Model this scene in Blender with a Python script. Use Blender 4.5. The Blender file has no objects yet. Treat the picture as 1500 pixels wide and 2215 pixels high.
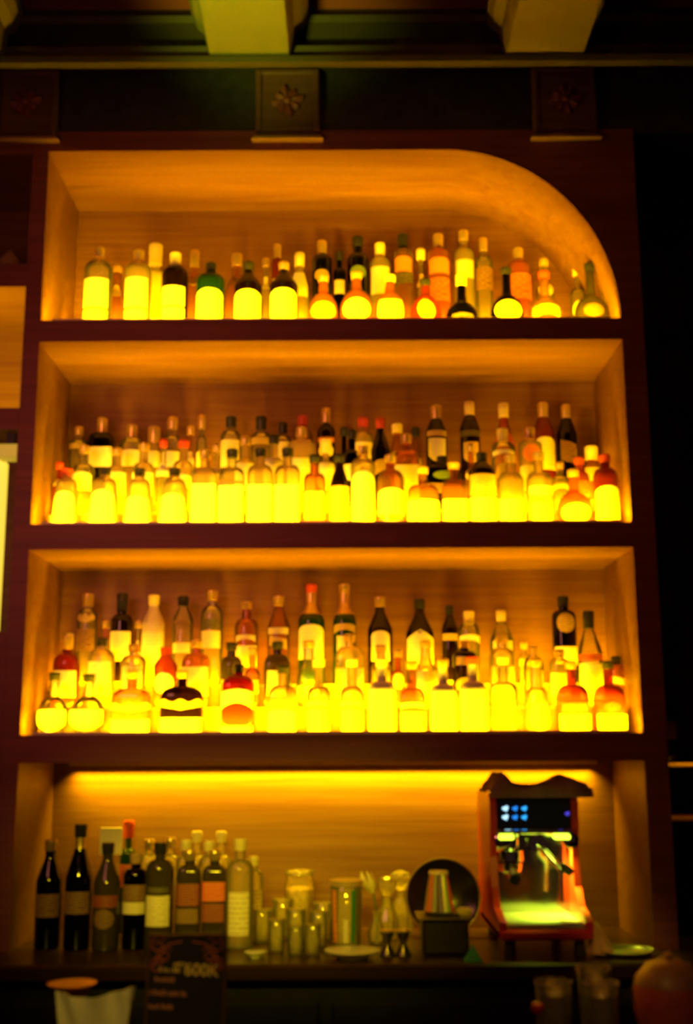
import bpy, math, random
from mathutils import Vector, Matrix
random.seed(7)
SC = bpy.context.scene
COL = SC.collection
PI = math.pi

# ------------------------------------------------------------------ camera
F_PX, W_PX, H_PX = 2573.0, 1500.0, 2215.0
PITCH, ROLL, CAM_D, CAM_H = math.radians(11.5), -0.0042, 3.2, 1.41
cam_d = bpy.data.cameras.new('camera'); cam = bpy.data.objects.new('camera', cam_d); COL.objects.link(cam)
cam_d.sensor_fit = 'VERTICAL'; cam_d.sensor_height = 36.0; cam_d.lens = F_PX / H_PX * 36.0
fw = Vector((0, math.cos(PITCH), math.sin(PITCH))); up0 = Vector((0, -math.sin(PITCH), math.cos(PITCH))); rt0 = Vector((1, 0, 0))
c_, s_ = math.cos(ROLL), math.sin(ROLL)
rt = rt0 * c_ + up0 * s_; up = up0 * c_ - rt0 * s_
cam.matrix_world = Matrix(((rt.x, up.x, -fw.x, 0), (rt.y, up.y, -fw.y, -CAM_D), (rt.z, up.z, -fw.z, CAM_H), (0, 0, 0, 1)))
cam_d.clip_start = 0.05; cam_d.clip_end = 50
cam_d.dof.use_dof = True; cam_d.dof.focus_distance = 60; cam_d.dof.aperture_fstop = 3.9   # the photograph is softly out of focus
SC.camera = cam

# ------------------------------------------------------------------ look
SC.view_settings.view_transform = 'Standard'; SC.view_settings.look = 'None'
SC.view_settings.gamma = 1; SC.view_settings.use_curve_mapping = False
SC.view_settings.exposure = 0.0
wd = bpy.data.worlds.new('world'); SC.world = wd; wd.use_nodes = True
bg = wd.node_tree.nodes['Background']; bg.inputs[0].default_value = (1.0, 0.40, 0.30, 1); bg.inputs[1].default_value = 0.018

def area(name, loc, size, col, power, direction, spread=180):
    l = bpy.data.lights.new(name, 'AREA'); l.shape = 'RECTANGLE'; l.size, l.size_y = size
    l.color = col; l.energy = power; l.spread = math.radians(spread)
    o = bpy.data.objects.new(name, l); COL.objects.link(o); o.location = loc
    d = Vector(direction).normalized()
    z = -d; x = Vector((1, 0, 0)) if abs(d.x) < .9 else Vector((0, 0, 1)); y = z.cross(x).normalized(); x = y.cross(z)
    o.rotation_euler = Matrix((x, y, z)).transposed().to_euler(); return o
def spot(name, loc, target, col, power, angle, blend=.6, rad=.05):
    l = bpy.data.lights.new(name, 'SPOT'); l.color = col; l.energy = power; l.spot_size = math.radians(angle); l.spot_blend = blend; l.shadow_soft_size = rad
    o = bpy.data.objects.new(name, l); COL.objects.link(o); o.location = loc
    o.rotation_euler = (Vector(target) - Vector(loc)).to_track_quat('-Z', 'Y').to_euler(); return o

XL, XR, XO, DEP = -0.867, 0.782, 0.845, 0.395
LED = (1.0, 0.53, 0.0)
# the cabinet's own strips: three on the shelf fronts shining up, one under the ceiling of the lowest bay
# every shelf front and every riser step carries a strip shining up and back
for y, z, p in ((.016, 2.632, 9.5), (.233, 2.692, 4.0),
                (.016, 2.042, 12.5), (.150, 2.097, 8.0), (.268, 2.152, 4.0),
                (.016, 1.474, 12.5), (.150, 1.542, 7.0), (.268, 1.612, 5.6)):
    area('shelf_strip_light', ((XL + XR) / 2, y, z), (1.62, 0.010), LED, p, (0, .88, 1), 104)
    area('shelf_strip_side_glow', ((XL + XR) / 2, y, z), (1.62, 0.010), LED, p * .95, (0, 1, .05))
area('bay_strip_light', ((XL + XR) / 2, 0.372, 1.374), (1.52, 0.010), (1.0, 0.60, 0.004), 9.5, (0, 0.10, -1), 110)
area('left_bay_light', (-1.05, 0.03, 2.372), (0.22, 0.01), LED, 3.2, (0, 0.42, 1))
spot('ceiling_beam_light', (-0.62, -0.95, 2.55), (-0.29, -0.30, 3.40), (0.70, 0.82, 0.02), 75, 34, .9, .08)
spot('machine_downlight', (0.30, -1.45, 1.85), (0.52, 0.0, 1.14), (0.75, 1.0, 0.06), 12.0, 14, .8, .05)
area('red_room_fill', (-1.0, -1.35, 2.15), (0.5, 0.5), (1.0, 0.25, 0.17), 2.5, (0.42, 1, -.02), 110)  # added red fill, lifts the board fronts and reddens the darks
spot('front_bar_fill', (-0.62, -1.75, 1.95), (-0.42, -.85, .96), (1.0, .66, .10), 17.0, 24, .8, .05)  # added spot that brightens the napkins and menu board, no real fitting
spot('front_bar_fill', (0.25, -1.55, 1.75), (0.50, -.85, .96), (1.0, .45, .08), 5.0, 26, .8, .05)  # second added spot, brings up the tumblers at the right
spot('tray_fill', (0.62, -1.5, 1.80), (0.70, -.10, .95), (1.0, .62, .08), 14.0, 12, .8, .04)  # added warm spot so the napkin cone reads tan
area('counter_fill', (-0.25, -1.5, 1.72), (0.8, 0.06), (1.0, 0.74, 0.01), .95, (0, 1, -.42), 28)  # added yellow light for the counter bottles, no pendant hangs here

# ------------------------------------------------------------------ pixel -> place on a known depth plane
def P(px, py, Y=0.0):
    u = px - 750.0; v = 1107.5 - py
    u, v = c_ * u - s_ * v, s_ * u + c_ * v
    dy = F_PX * math.cos(PITCH) - v * math.sin(PITCH); dz = F_PX * math.sin(PITCH) + v * math.cos(PITCH)
    t = (CAM_D + Y) / dy
    return u * t, CAM_H + dz * t

# ------------------------------------------------------------------ object helpers
def mesh_obj(name, verts, faces, mats, parent=None, smooth=True, midx=None, sharp=38):
    me = bpy.data.meshes.new(name); me.from_pydata([tuple(v) for v in verts], [], faces)
    if not isinstance(mats, (list, tuple)): mats = [mats]
    for m in mats: me.materials.append(m)
    if midx: me.polygons.foreach_set('material_index', midx)
    me.polygons.foreach_set('use_smooth', [smooth] * len(me.polygons))
    if smooth: me.set_sharp_from_angle(angle=math.radians(sharp))
    me.update()
    o = bpy.data.objects.new(name, me); COL.objects.link(o)
    if parent: o.parent = parent
    return o
def tag(o, label, cat, group=None, kind=None):
    if label: o['label'] = label
    if cat: o['category'] = cat
    if group: o['group'] = group
    if kind: o['kind'] = kind
    return o
def thing(name, label, cat, loc=(0, 0, 0), rz=0, group=None):
    o = bpy.data.objects.new(name, None); o.empty_display_size = .02; COL.objects.link(o)
    o.location = loc; o.rotation_euler = (0, 0, rz); return tag(o, label, cat, group)
def struct(o): o['kind'] = 'structure'; return o
class MB:
    def __init__(s): s.v = []; s.f = []; s.m = []
    def add(s, v, f, mi=0):
        n = len(s.v); s.v += [Vector(p) for p in v]; s.f += [tuple(i + n for i in q) for q in f]; s.m += [mi] * len(f); return s
    def box(s, x0, x1, y0, y1, z0, z1, mi=0, front=None):
        v = [(x, y, z) for z in (z0, z1) for y in (y0, y1) for x in (x0, x1)]
        s.add(v, [(0, 2, 3, 1), (4, 5, 7, 6), (2, 6, 7, 3), (0, 4, 6, 2), (1, 3, 7, 5)], mi)
        s.add([v[0], v[1], v[5], v[4]], [(0, 1, 2, 3)], mi if front is None else front); return s
    def bbox(s, x0, x1, y0, y1, z0, z1, b=.004, mi=0):          # box with chamfered edges
        v = []; f = []
        for z, ins in ((z0, b), (z0 + b, 0), (z1 - b, 0), (z1, b)):
            X0, X1, Y0, Y1 = x0 + ins, x1 - ins, y0 + ins, y1 - ins
            c = b if ins == 0 else b * .4
            v += [(X0 + c, Y0, z), (X1 - c, Y0, z), (X1, Y0 + c, z), (X1, Y1 - c, z), (X1 - c, Y1, z), (X0 + c, Y1, z), (X0, Y1 - c, z), (X0, Y0 + c, z)]
        for k in range(3):
            for i in range(8): j = (i + 1) % 8; f.append((k * 8 + i, k * 8 + j, k * 8 + 8 + j, k * 8 + 8 + i))
        f.append(tuple(range(7, -1, -1))); f.append(tuple(range(24, 32)))
        return s.add(v, f, mi)
    def lathe(s, prof, cx=0, cy=0, cz=0, n=28, dr=1.0, ex=2.0, mi=0, close=True):
        v = []; f = []
        for r, z in prof:
            for k in range(n):
                x, y = sect(2 * PI * k / n, ex); v.append((cx + r * x, cy + r * y * dr, cz + z))
        for i in range(len(prof) - 1):
            for k in range(n):
                j = (k + 1) % n; f.append((i * n + k, i * n + j, i * n + n + j, i * n + n + k))
        if close:
            f.append(tuple(range(n - 1, -1, -1))); m = (len(prof) - 1) * n; f.append(tuple(range(m, m + n)))
        return s.add(v, f, mi)
    def tube(s, pts, r, n=10, mi=0):
        pts = [Vector(p) for p in pts]; v = []; f = []
        rr = r if isinstance(r, (list, tuple)) else [r] * len(pts)
        a = None
        for i, p in enumerate(pts):
            d = (pts[min(i + 1, len(pts) - 1)] - pts[max(i - 1, 0)]).normalized()
            if a is None: a = d.orthogonal().normalized()
            a = (a - d * a.dot(d)).normalized(); b = d.cross(a)
            for k in range(n): t = 2 * PI * k / n; v.append(p + (a * math.cos(t) + b * math.sin(t)) * rr[i])
        for i in range(len(pts) - 1):
            for k in range(n): j = (k + 1) % n; f.append((i * n + k, i * n + j, i * n + n + j, i * n + n + k))
        f.append(tuple(range(n - 1, -1, -1))); m = (len(pts) - 1) * n; f.append(tuple(range(m, m + n)))
        return s.add(v, f, mi)
    def prism(s, poly, y0, y1, mi=0, axis='y'):                  # polygon in (x,z) extruded in y (or (y,z) extruded in x)
        n = len(poly)
        if axis == 'y': v = [(a, y0, b) for a, b in poly] + [(a, y1, b) for a, b in poly]
        else: v = [(y0, a, b) for a, b in poly] + [(y1, a, b) for a, b in poly]
        f = [tuple(range(n)), tuple(range(2 * n - 1, n - 1, -1))] + [(i, n + i, n + (i + 1) % n, (i + 1) % n) for i in range(n)]
        return s.add(v, f, mi)
    def out(s, name, mats, parent=None, smooth=True, sharp=38):
        return mesh_obj(name, s.v, s.f, mats, parent, smooth, s.m, sharp)
def sect(t, ex):
    c, q = math.cos(t), math.sin(t)
    if ex == 2: return c, q
    k = (abs(c) ** ex + abs(q) ** ex) ** (-1 / ex)
    return c * k, q * k

# ------------------------------------------------------------------ materials
def new_mat(name):
    m = bpy.data.materials.new(name); m.use_nodes = True; nt = m.node_tree
    for n in list(nt.nodes): nt.nodes.remove(n)
    out = nt.nodes.new('ShaderNodeOutputMaterial'); return m, nt, out
def pbr(name, col, rough=.5, metal=0, spec=.5, noise=0.0, scale=30, bump=0, coat=0, emit=None, es=0):
    m, nt, out = new_mat(name); b = nt.nodes.new('ShaderNodeBsdfPrincipled'); nt.links.new(b.outputs[0], out.inputs[0])
    b.inputs['Base Color'].default_value = (*col, 1); b.inputs['Roughness'].default_value = rough; b.inputs['Metallic'].default_value = metal
    b.inputs['Specular IOR Level'].default_value = spec; b.inputs['Coat Weight'].default_value = coat
    if emit: b.inputs['Emission Color'].default_value = (*emit, 1); b.inputs['Emission Strength'].default_value = es
    if noise or bump:
        tc = nt.nodes.new('ShaderNodeTexCoord'); nz = nt.nodes.new('ShaderNodeTexNoise'); nz.inputs['Scale'].default_value = scale; nz.inputs['Detail'].default_value = 5
        nt.links.new(tc.outputs['Object'], nz.inputs['Vector'])
        if noise:
            r = nt.nodes.new('ShaderNodeValToRGB'); r.color_ramp.elements[0].position = .3; r.color_ramp.elements[1].position = .75
            r.color_ramp.elements[0].color = (*[c * (1 - noise) for c in col], 1); r.color_ramp.elements[1].color = (*[min(1, c * (1 + noise)) for c in col], 1)
            nt.links.new(nz.outputs['Fac'], r.inputs[0]); nt.links.new(r.outputs[0], b.inputs['Base Color'])
        if bump:
            bp = nt.nodes.new('ShaderNodeBump'); bp.inputs['Strength'].default_value = bump; bp.inputs['Distance'].default_value = .01
            nt.links.new(nz.outputs['Fac'], bp.inputs['Height']); nt.links.new(bp.outputs[0], b.inputs['Normal'])
    return m
def wood(name, c1, c2, rough=.45, stretch=(1.2, 14, 30)):
    m, nt, out = new_mat(name); b = nt.nodes.new('ShaderNodeBsdfPrincipled'); nt.links.new(b.outputs[0], out.inputs[0]); b.inputs['Roughness'].default_value = rough
    tc = nt.nodes.new('ShaderNodeTexCoord'); mp = nt.nodes.new('ShaderNodeMapping'); mp.inputs['Scale'].default_value = stretch
    nz = nt.nodes.new('ShaderNodeTexNoise'); nz.inputs['Scale'].default_value = 1.6; nz.inputs['Detail'].default_value = 7; nz.inputs['Roughness'].default_value = .6; nz.inputs['Distortion'].default_value = .5
    r = nt.nodes.new('ShaderNodeValToRGB'); r.color_ramp.elements[0].position = .32; r.color_ramp.elements[1].position = .68
    r.color_ramp.elements[0].color = (*c1, 1); r.color_ramp.elements[1].color = (*c2, 1)
    nt.links.new(tc.outputs['Object'], mp.inputs[0]); nt.links.new(mp.outputs[0], nz.inputs['Vector']); nt.links.new(nz.outputs['Fac'], r.inputs[0]); nt.links.new(r.outputs[0], b.inputs['Base Color'])
    return m
def glass(name, tint, milky, mcol=None, rough=.06):
    """thin bottle glass: clear tinted body, glossy by angle, with a little cloudy scatter"""
    m, nt, out = new_mat(name); L = nt.links.new
    tr = nt.nodes.new('ShaderNodeBsdfTransparent'); tr.inputs[0].default_value = (*tint, 1)
    df = nt.nodes.new('ShaderNodeBsdfTranslucent'); df.inputs[0].default_value = (*(mcol or tint), 1)
    dd = nt.nodes.new('ShaderNodeBsdfDiffuse'); dd.inputs[0].default_value = (*(mcol or tint), 1)
    gl = nt.nodes.new('ShaderNodeBsdfGlossy'); gl.inputs[0].default_value = (1, 1, 1, 1); gl.inputs['Roughness'].default_value = rough
    m0 = nt.nodes.new('ShaderNodeMixShader'); m0.inputs[0].default_value = .5; L(df.outputs[0], m0.inputs[1]); L(dd.outputs[0], m0.inputs[2])
    m1 = nt.nodes.new('ShaderNodeMixShader'); m1.inputs[0].default_value = milky; L(tr.outputs[0], m1.inputs[1]); L(m0.outputs[0], m1.inputs[2])
    fr = nt.nodes.new('ShaderNodeFresnel'); fr.inputs[0].default_value = 1.5
    m2 = nt.nodes.new('ShaderNodeMixShader'); L(fr.outputs[0], m2.inputs[0]); L(m1.outputs[0], m2.inputs[1]); L(gl.outputs[0], m2.inputs[2])
    L(m2.outputs[0], out.inputs[0]); return m
def label_mat(name, col, ink, amount=.4):
    """printed paper: lines of small print and a border, from the label's own UVs"""
    m, nt, out = new_mat(name); L = nt.links.new
    b = nt.nodes.new('ShaderNodeBsdfPrincipled'); L(b.outputs[0], out.inputs[0]); b.inputs['Roughness'].default_value = .55
    uv = nt.nodes.new('ShaderNodeUVMap'); mp = nt.nodes.new('ShaderNodeMapping'); mp.inputs['Scale'].default_value = (9, 5.0, 1)
    L(uv.outputs[0], mp.inputs[0])
    nz = nt.nodes.new('ShaderNodeTexNoise'); nz.inputs['Scale'].default_value = 1.7; nz.inputs['Detail'].default_value = 3; L(mp.outputs[0], nz.inputs['Vector'])
    wv = nt.nodes.new('ShaderNodeTexWave'); wv.wave_type = 'BANDS'; wv.bands_direction = 'Y'; wv.inputs['Scale'].default_value = .55; L(mp.outputs[0], wv.inputs['Vector'])
    mu = nt.nodes.new('ShaderNodeMath'); mu.operation = 'MULTIPLY'; L(nz.outputs['Fac'], mu.inputs[0]); L(wv.outputs['Fac'], mu.inputs[1])
    r = nt.nodes.new('ShaderNodeValToRGB'); r.color_ramp.elements[0].position = .34; r.color_ramp.elements[1].position = .46
    r.color_ramp.elements[0].color = (0, 0, 0, 1); r.color_ramp.elements[1].color = (amount, amount, amount, 1); L(mu.outputs[0], r.inputs[0])
    mx = nt.nodes.new('ShaderNodeMix'); mx.data_type = 'RGBA'; L(r.outputs[0], mx.inputs[0]); mx.inputs[6].default_value = (*col, 1); mx.inputs[7].default_value = (*ink, 1)
    L(mx.outputs[2], b.inputs['Base Color']); return m
def glow(name, col, s):
    m, nt, out = new_mat(name); e = nt.nodes.new('ShaderNodeEmission'); e.inputs[0].default_value = (*col, 1); e.inputs[1].default_value = s
    nt.links.new(e.outputs[0], out.inputs[0]); return m

WOOD = wood('oak_lining', (.190, .078, .020), (.275, .138, .036))
DARK = wood('dark_stained_wood', (.175, .046, .030), (.270, .072, .046), .6)
COUNTER = wood('counter_wood', (.030, .012, .009), (.055, .022, .014), .3)
BLACKW = pbr('black_paint', (.012, .011, .012), .6, noise=.3)
FRIEZE = pbr('frieze_paint', (.03, .028, .03), .6, noise=.3)
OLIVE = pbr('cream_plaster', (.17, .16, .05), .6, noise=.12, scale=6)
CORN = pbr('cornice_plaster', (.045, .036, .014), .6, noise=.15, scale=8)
REDC = pbr('ceiling_red', (.30, .07, .05), .7)
CARVE = wood('carved_wood', (.09, .04, .028), (.16, .07, .045), .5)
GILT = pbr('gilt_edge', (.55, .36, .12), .4, .6)
G = {
 'clear':  glass('glass_clear', (.93, .92, .86), .13, (.9, .85, .7)),
 'pale':   glass('glass_pale_gold', (.95, .82, .42), .30, (.95, .85, .5)),
 'cream':  pbr('glass_frosted_cream', (.85, .80, .55), .35, spec=.6),
 'amber':  glass('glass_amber', (.82, .45, .12), .22, (.8, .42, .1)),
 'orange': glass('glass_orange', (.80, .22, .05), .35, (.85, .25, .05)),
 'red':    glass('glass_red', (.45, .05, .03), .35, (.6, .07, .04)),
 'green':  glass('glass_green', (.10, .22, .06), .18, (.05, .30, .08)),
 'dark':   glass('glass_dark_brown', (.08, .03, .02), .10, (.10, .035, .02)),
 'black':  glass('glass_black', (.015, .015, .015), .06, (.02, .02, .02)),
 'olive':  glass('glass_olive', (.22, .19, .07), .25, (.25, .2, .08)),
}
GW = {'clear': 'clear', 'pale': 'pale gold', 'cream': 'frosted cream', 'amber': 'amber', 'orange': 'orange', 'red': 'dark red', 'green': 'green', 'dark': 'dark brown', 'black': 'black', 'olive': 'olive'}
CAP = {'gold': pbr('cap_gold', (.80, .58, .18), .32, .75), 'yellow': pbr('cap_yellow', (.85, .72, .30), .4), 'black': pbr('cap_black', (.02, .02, .02), .35),
       'red': pbr('cap_red', (.55, .06, .03), .4), 'cream': pbr('cap_cream', (.8, .74, .5), .45), 'cork': pbr('cap_cork', (.45, .27, .12), .8, noise=.3, scale=200), 'green': pbr('cap_green', (.03, .20, .06), .4)}
LB = {'white': label_mat('label_white', (.92, .88, .72), (.55, .45, .25), .3), 'cream': label_mat('label_cream', (.80, .72, .48), (.25, .13, .06), .5),
      'gold': label_mat('label_gold', (.60, .42, .14), (.12, .05, .03), .7), 'black': label_mat('label_black', (.03, .025, .02), (.5, .4, .12), .6),
      'red': label_mat('label_red', (.60, .08, .03), (.8, .5, .2), .5), 'orange': label_mat('label_orange', (.80, .26, .05), (.5, .08, .03), .5),
      'dark red': label_mat('label_dark_red', (.22, .03, .02), (.5, .3, .12), .4),
      'brown': label_mat('label_brown', (.16, .07, .035), (.6, .4, .15), .5), 'green': label_mat('label_green', (.10, .22, .08), (.6, .55, .15), .5)}
STEEL = pbr('brushed_steel', (.62, .60, .56), .28, 1.0); CHROME = pbr('chrome', (.8, .8, .8), .10, 1.0)
PORC = pbr('porcelain', (.82, .80, .70), .25, spec=.6); RUB = pbr('black_rubber', (.015, .015, .015), .5)

# ------------------------------------------------------------------ the room
def slab(name, x0, x1, y0, y1, z0, z1, m): return struct(MB().box(x0, x1, y0, y1, z0, z1).out(name, m, smooth=False))
slab('floor', -4, 4, -5, .6, -.05, 0, pbr('floor_tile', (.05, .03, .025), .4, noise=.3, scale=4))
slab('wall_back', -4, 4, .42, .6, 0, 3.75, pbr('wall_paint', (.035, .022, .02), .7, noise=.2, scale=3))
slab('wall_left', -4.1, -4, -5, .6, 0, 3.75, pbr('wall_paint_left', (.05, .03, .025), .7))
slab('wall_right', 4, 4.1, -5, .6, 0, 3.75, pbr('wall_paint_right', (.05, .03, .025), .7))
slab('ceiling', -4, 4, -5, .42, 3.545, 3.60, REDC)
slab('trim_1', -1.6, 2.2, .02, .42, 3.205, 3.41, FRIEZE)
slab('trim_7', -4, 2.2, -.094, .02, 3.402, 3.4095, FRIEZE)
# cornice over the frieze
pr = [(.02, 3.41), (-.095, 3.41), (-.095, 3.352), (-.102, 3.347), (-.125, 3.350), (-.130, 3.366), (-.105, 3.372), (-.085, 3.392), (-.098, 3.402), (-.104, 3.414), (-.085, 3.420), (-.060, 3.440), (-.050, 3.470), (-.085, 3.482), (-.105, 3.488), (-.115, 3.505), (-.095, 3.515), (-.085, 3.545), (.02, 3.545)]
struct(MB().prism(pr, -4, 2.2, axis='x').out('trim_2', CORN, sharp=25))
# coffer beams running out over the bar, with a stepped flare at the top
def beam(idx, x0, x1):
    w = .055
    poly = [(x0, 3.374), (x1, 3.374), (x1 + .006, 3.385), (x1 + .016, 3.45), (x1 + .040, 3.47), (x1 + w, 3.50), (x1 + w, 3.545), (x0 - w, 3.545), (x0 - w, 3.50), (x0 - .040, 3.47), (x0 - .016, 3.45), (x0 - .006, 3.385)]
    m = MB(); m.prism(poly, -4.5, -.10)
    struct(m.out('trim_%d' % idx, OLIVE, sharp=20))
bx = [(P(455, 118, -.12)[0], P(625, 118, -.12)[0]), (P(1097, 118, -.12)[0], P(1262, 118, -.12)[0])]
beam(3, *bx[0]); beam(4, *bx[1]); beam(5, bx[0][0] - .83, bx[0][1] - .83); beam(6, bx[1][0] + .83, bx[1][1] + .83)

# carved blocks on the frieze
def corbel(x0, x1, where):
    t = thing('carved_block', 'dark carved wooden block with rosette and gilt foot, ' + where, 'carving', ((x0 + x1) / 2, .038, 3.165), group='carved blocks along the frieze')
    w = (x1 - x0) / 2
    m = MB(); m.bbox(-w + .008, w - .008, -.055, -.019, .012, .236, .006); m.out('block', CARVE, t, smooth=False)
    m = MB(); m.bbox(-w - .002, w + .002, -.064, -.0395, 0, .006, .002); m.bbox(-w + .004, w - .004, -.060, -.0395, .008, .014, .002); m.out('gilt_foot', GILT, t, smooth=False)
    m = MB(); b = .014
    for a in ((-w + .012, -w + .012 + b, .025, .224), (w - .012 - b, w - .012, .025, .224), (-w + .026, w - .026, .025, .025 + b), (-w + .026, w - .026, .21, .224)): m.bbox(a[0], a[1], -.063, -.054, a[2], a[3], .002)
    m.out('raised_frame', CARVE, t, smooth=False)
    m = MB(); n = 8
    for k in range(n):
        a = 2 * PI * k / n + .2; cx, cz = math.cos(a), math.sin(a); px_, pz_ = -cz, cx
        v = [(0, -.056, .124)]; L = .052 if k % 2 == 0 else .042
        for s, wd_ in ((.35, .010), (.65, .015), (.9, .009)):
            for sg in (-1, 1): v.append((cx * L * s + px_ * wd_ * sg, -.058, .124 + cz * L * s + pz_ * wd_ * sg))
            v.append((cx * L * s, -.070, .124 + cz * L * s))
        v.append((cx * L, -.058, .124 + cz * L))
        f = [(0, 1, 3), (0, 3, 2), (1, 4, 6, 3), (3, 6, 5, 2), (4, 7, 9, 6), (6, 9, 8, 5), (7, 10, 9), (9, 10, 8)]
        m.add(v, f)
    m.lathe([(.013, 0), (.013, .004), (.008, .010), (.002, .012)], n=16)
    for i in range(len(m.v) - 64, len(m.v)): q = m.v[i]; m.v[i] = Vector((q.x, -.060 - q.z, .124 + q.y))
    m.out('rosette', pbr('rosette_wood', (.20, .055, .04), .5), t)
corbel(P(543, 200, -.08)[0], P(697, 200, -.08)[0], 'the middle one above the shelves')
corbel(P(1155, 200, -.08)[0], P(1308, 200, -.08)[0], 'right of the other two')
corbel(P(-30, 200, -.08)[0], P(118, 200, -.08)[0], 'at the left edge of the photo')

# ------------------------------------------------------------------ cabinets
SH = [(2.556, 2.620), (1.960, 2.030), (1.390, 1.462)]     # shelf boards (bottom, top)
CT = 0.918
cab = thing('back_bar_cabinet', 'dark wooden back bar shelving with lit oak bays and a rounded top right corner', 'shelving', ((XL + XR) / 2, 0, CT))
def cpart(mb, name, mats): o = mb.out(name, mats, None, smooth=False); o.parent = cab; o.location = (-cab.location.x, 0, -CT); return o
cpart(MB().box(-.914, XL, 0, .395, CT, 3.205, 0, 1), 'side_panel', [WOOD, DARK])
cpart(MB().box(XR, XO, 0, .395, CT, 3.205, 0, 1), 'side_panel', [WOOD, DARK])
cpart(MB().box(XL, XR, DEP, .415, CT, 3.205), 'back_panel', [WOOD])
for z0, z1 in SH: cpart(MB().box(XL, XR, 0, DEP, z0, z1, 0, 1), 'shelf_board', [WOOD, DARK])
# top board and the quarter-round corner in one piece
cx0, z0 = .289, 2.620; rx, rz = XR - cx0, 3.142 - z0; N = 40
arc = [(cx0 + rx * math.sin(a), z0 + rz * math.cos(a)) for a in [PI / 2 * i / N for i in range(N + 1)]]
m = MB(); pts = [(XL, 3.142)] + arc; tops = [(XL, 3.205)] + [(x, 3.205) for x, z in arc]
n = len(pts)
for i in range(n - 1):
    a, b, c, d = pts[i], pts[i + 1], tops[i + 1], tops[i]
    m.add([(a[0], 0, a[1]), (b[0], 0, b[1]), (c[0], 0, c[1]), (d[0], 0, d[1])], [(0, 1, 2, 3)], 1)
    m.add([(a[0], 0, a[1]), (b[0], 0, b[1]), (b[0], DEP, b[1]), (a[0], DEP, a[1])], [(0, 3, 2, 1)], 0)
    m.add([(d[0], 0, d[1]), (c[0], 0, c[1]), (c[0], DEP, c[1]), (d[0], DEP, d[1])], [(0, 1, 2, 3)], 1)
o = m.out('arched_top_panel', [WOOD, DARK], None, True, 30); o.parent = cab; o.location = (-cab.location.x, 0, -CT)
STRIP = pbr('strip_diffuser', (.8, .7, .4), .5)
for z in (2.620, 2.030, 1.462): cpart(MB().box(XL + .03, XR - .03, .010, .026, z, z + .008), 'led_strip', [STRIP])
cpart(MB().box(XL + .05, XR - .05, .366, .378, 1.378, 1.390), 'led_strip', [STRIP])
for y, z in ((.233, 2.680), (.150, 2.085), (.268, 2.140), (.150, 1.530), (.268, 1.600)): cpart(MB().box(XL + .03, XR - .03, y - .005, y + .005, z + .001, z + .008), 'led_strip', [STRIP])

# stepped risers the back rows stand on
ROWS = {1: {'F': (.13, 2.620), 'B': (.295, 2.680)}, 2: {'F': (.085, 2.030), 'M': (.200, 2.085), 'B': (.318, 2.140)}, 3: {'F': (.085, 1.462), 'M': (.200, 1.530), 'B': (.318, 1.600)}}
RISER = pbr('riser_board', (.60, .38, .16), .5, noise=.1)
for nb, (y0, z0, y1, z1) in {1: (.225, 2.680, None, None), 2: (.142, 2.085, .260, 2.140), 3: (.142, 1.530, .260, 1.600)}.items():
    base = {1: 2.620, 2: 2.030, 3: 1.462}[nb]; t = .012
    m = MB()
    poly = [(y0, base), (y0, z0), (y1 or DEP - .002, z0)] + ([(y1, z1), (DEP - .002, z1)] if y1 else []) + [(DEP - .002, base)]
    m.prism(poly, XL + .012, XR - .012, axis='x')
    tag(m.out('bottle_riser', RISER, smooth=False), 'pale wooden bottle riser behind the front row, %s' % {1: 'bay with the rounded corner', 2: 'middle shelf of the three with bottles', 3: 'lowest shelf packed with bottles'}[nb], 'riser')

# left neighbour cabinet
lc = thing('side_cabinet', 'dark wooden neighbouring cabinet with lit cubbyholes at the left edge', 'cabinet', (-1.2, 0, CT))
m = MB(); zs = [(CT, 1.735), (2.300, 2.362), (2.722, 2.792), (3.132, 3.205)]
for a, b in zs: m.box(-1.50, -.9145, 0, .395, a, b, 0, 1)
m.box(-1.55, -1.50, 0, .395, CT, 3.205, 0, 1); m.box(-1.55, -.9145, .375, .40, CT, 3.205, 0)
o = m.out('cabinet_carcass', [WOOD, DARK], None, False); o.parent = lc; o.location = (1.2, 0, -CT)
m = MB(); m.box(-.99, -.9145, .10, .375, 2.37, 2.375, 0)
b0 = thing('lamp_box', 'small pale box lamp hanging under the left cabinet shelf', 'lamp', (-.945, .02, 2.225))
MB().bbox(-.035, .028, 0, .06, .0, .040, .005).out('shade', pbr('lamp_shade_paper', (.75, .65, .3), .6, emit=(1, .65, .04), es=.35), b0)
MB().box(-.012, .012, .02, .04, .040, .075).out('bracket', CAP['black'], b0, False)
w = MB(); w.bbox(-.03, .012, -.02, .02, 0, .50, .008)
lt = thing('lit_wall_glow', 'tall glowing yellow block in place of a lit wall, left cabinet', 'lamp', (-.980, .10, 1.735))
w.out('glow_block', pbr('lit_wall_emission', (.9, .8, .4), .4, emit=(1, .72, .06), es=1.0), lt)  # glowing block added to stand for the cubby's brightly lit wall
MB().bbox(-.036, .018, -.026, .026, 0, .012, .003).out('base', CAP['black'], lt)
st = thing('orange_shell_ornament', 'curved orange ornament on the upper left cabinet shelf', 'ornament', (-.985, .08, 2.792))
MB().lathe([(.045, 0), (.05, .01), (.035, .04), (.012, .07), (.004, .078)], n=20).out('body', CAP['cork'], st)
MB().lathe([(.054, 0), (.054, .004), (.046, .008)], n=20).out('foot', CAP['gold'], st)

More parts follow.
